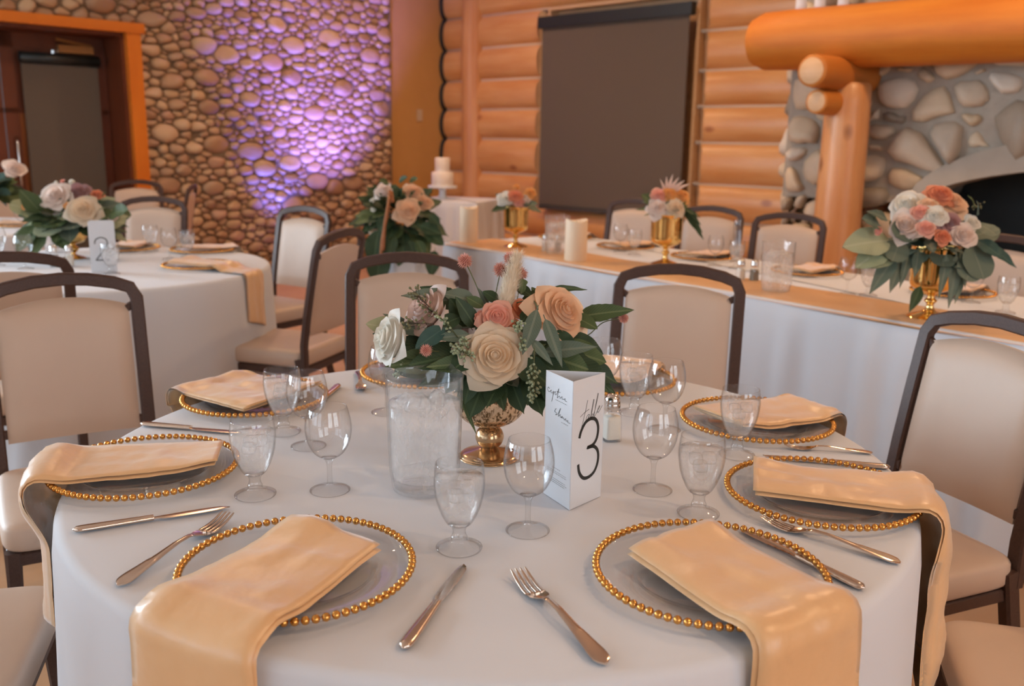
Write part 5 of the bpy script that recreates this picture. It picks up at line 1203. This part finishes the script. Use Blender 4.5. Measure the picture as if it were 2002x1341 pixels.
# ---------------- floral pedestal at the left end of the head table
pb = V((-.625, 5.02, 0)); pt_ = tag(MB().build('x', None) if False else thing('draped_plinth', 'slim plinth draped in white pleated cloth under trailing greenery', 'plinth', pb))
mb = MB(); n = 90; rows = []
for f in [k/10 for k in range(11)]:
    for k in range(n): a = 2*PI*k/n; r_ = .155+.045*f+.016*(f+.15)*math.sin(11*a)+.008*f*math.sin(19*a+1); rows.append((r_*math.cos(a), r_*math.sin(a), .74*(1-f)+.004))
mb.add(rows, [(i*n+k, (i+1)*n+k, (i+1)*n+(k+1) % n, i*n+(k+1) % n) for i in range(10) for k in range(n)]+[tuple(range(n))]); mb.build('cloth', M['cloth'], pt_)
fpB = V((-.625, 5.02, .746)); ff = thing('flower_arrangement', 'tall leafy arrangement with white and peach roses spilling over the plinth', 'flowers', fpB)
MB().lathe([(0, 0), (.06, 0), (.075, .05), (.08, .10), (.07, .10), (.06, .01), (0, .01)], 30).build('bowl', M['goldv'], ff)
RP = []
for px, py, R, m, k, Y in [(750, 372, .055, 'r_blush', 'half', 4.95), (797, 412, .062, 'r_peach', 'open', 4.85), (808, 375, .055, 'r_peach', 'half', 4.98), (828, 396, .055, 'r_peach', 'half', 4.96), (733, 445, .045, 'r_cream', 'half', 4.90), (729, 393, .026, 'r_white', 'bud', 4.95), (795, 365, .025, 'r_white', 'bud', 5.05), (731, 410, .026, 'r_white', 'bud', 4.95), (835, 436, .018, 'r_white', 'bud', 4.9), (851, 446, .016, 'r_white', 'bud', 4.92)]:
    q = at(px, py, Y)-(fpB+V((0, 0, .20))); RP.append((q.x, q.y, q.z, R, m, k))
bouquet(ff, fpB+V((0, 0, .20)), .18, .26, RP, 120, 19, ['oval', 'maple', 'serr', 'oval'], ['leaf', 'leaf', 'leaf2', 'leaf'], .125, .9, spread=1.15)
for (x0, y0, x1, y1) in [(830, 450, 868, 478), (820, 440, 862, 455), (800, 470, 810, 502), (770, 460, 760, 500), (740, 450, 728, 520), (745, 480, 735, 560), (850, 490, 842, 540), (790, 480, 778, 520), (760, 360, 742, 350), (780, 355, 795, 345), (800, 355, 815, 348), (815, 470, 830, 500), (755, 420, 740, 455), (840, 420, 860, 440)]:
    leaf(ff, at(x0, y0, 4.84), at(x1, y1, 4.80), 'oval', RND.choice(['leaf', 'leaf2', 'leaf']), 1.0)
stems(ff, 'amaranth_tassel', [[at(762, 372, 4.88), at(756, 420, 4.82), at(747, 470, 4.81), at(744, 515, 4.80)], [at(765, 375, 4.9), at(768, 395, 4.85)], [at(762, 385, 4.86), at(752, 440, 4.81), at(749, 490, 4.80)]], .009, 'amar')

# ---------------- cake table
ct = V((-.56, 9.12, 0)); cr = math.radians(-20)
cto = thing('cake_table', 'small square table in the far corner under a white cloth', 'table', ct, cr)
MB().box(-.33, .33, -.33, .33, TZ-.03, TZ-.006).build('tabletop', M['winframe'], cto, False)
for sx in (-1, 1):
    for sy in (-1, 1): MB().tube([(sx*.28, sy*.28, 0), (sx*.28, sy*.28, TZ-.03)], .015).build('leg', M['black'], cto)
cc = long_cloth(.70, .70, 5); cc.v = [(x-.35, y-.35, z) for x, y, z in cc.v]; cc = cc.build('tablecloth', M['cloth'], None, True, 50, ct); cc.rotation_euler = (0, 0, cr); tag(cc, 'white cloth on the small cake table in the far corner', 'tablecloth')
kb = V((-.70, 9.06, TZ)); ks = thing('cake_stand', 'white pedestal cake stand on the far corner table', 'cake stand', kb)
MB().lathe(smooth_prof([(0, 0), (.085, 0), (.088, .006), (.05, .014), (.034, .05), (.036, .10), (.06, .118)], 4)+[(0, .118)], 36).build('pedestal', M['card'], ks)
MB().lathe([(0, .118), (.13, .118), (.138, .110), (.142, .120), (.14, .132), (0, .130)], 40).build('plate', M['card'], ks)
ck = thing('wedding_cake', 'two-tier white cake on the pedestal stand', 'cake', kb+V((0, 0, .131)))
MB().lathe([(0, 0), (.104, 0), (.106, .006), (.106, .125), (.10, .132), (0, .132)], 36).build('lower_tier', M['cake'], ck); MB().lathe([(0, .132), (.072, .132), (.073, .14), (.073, .262), (.068, .268), (0, .268)], 36).build('upper_tier', M['cake'], ck)
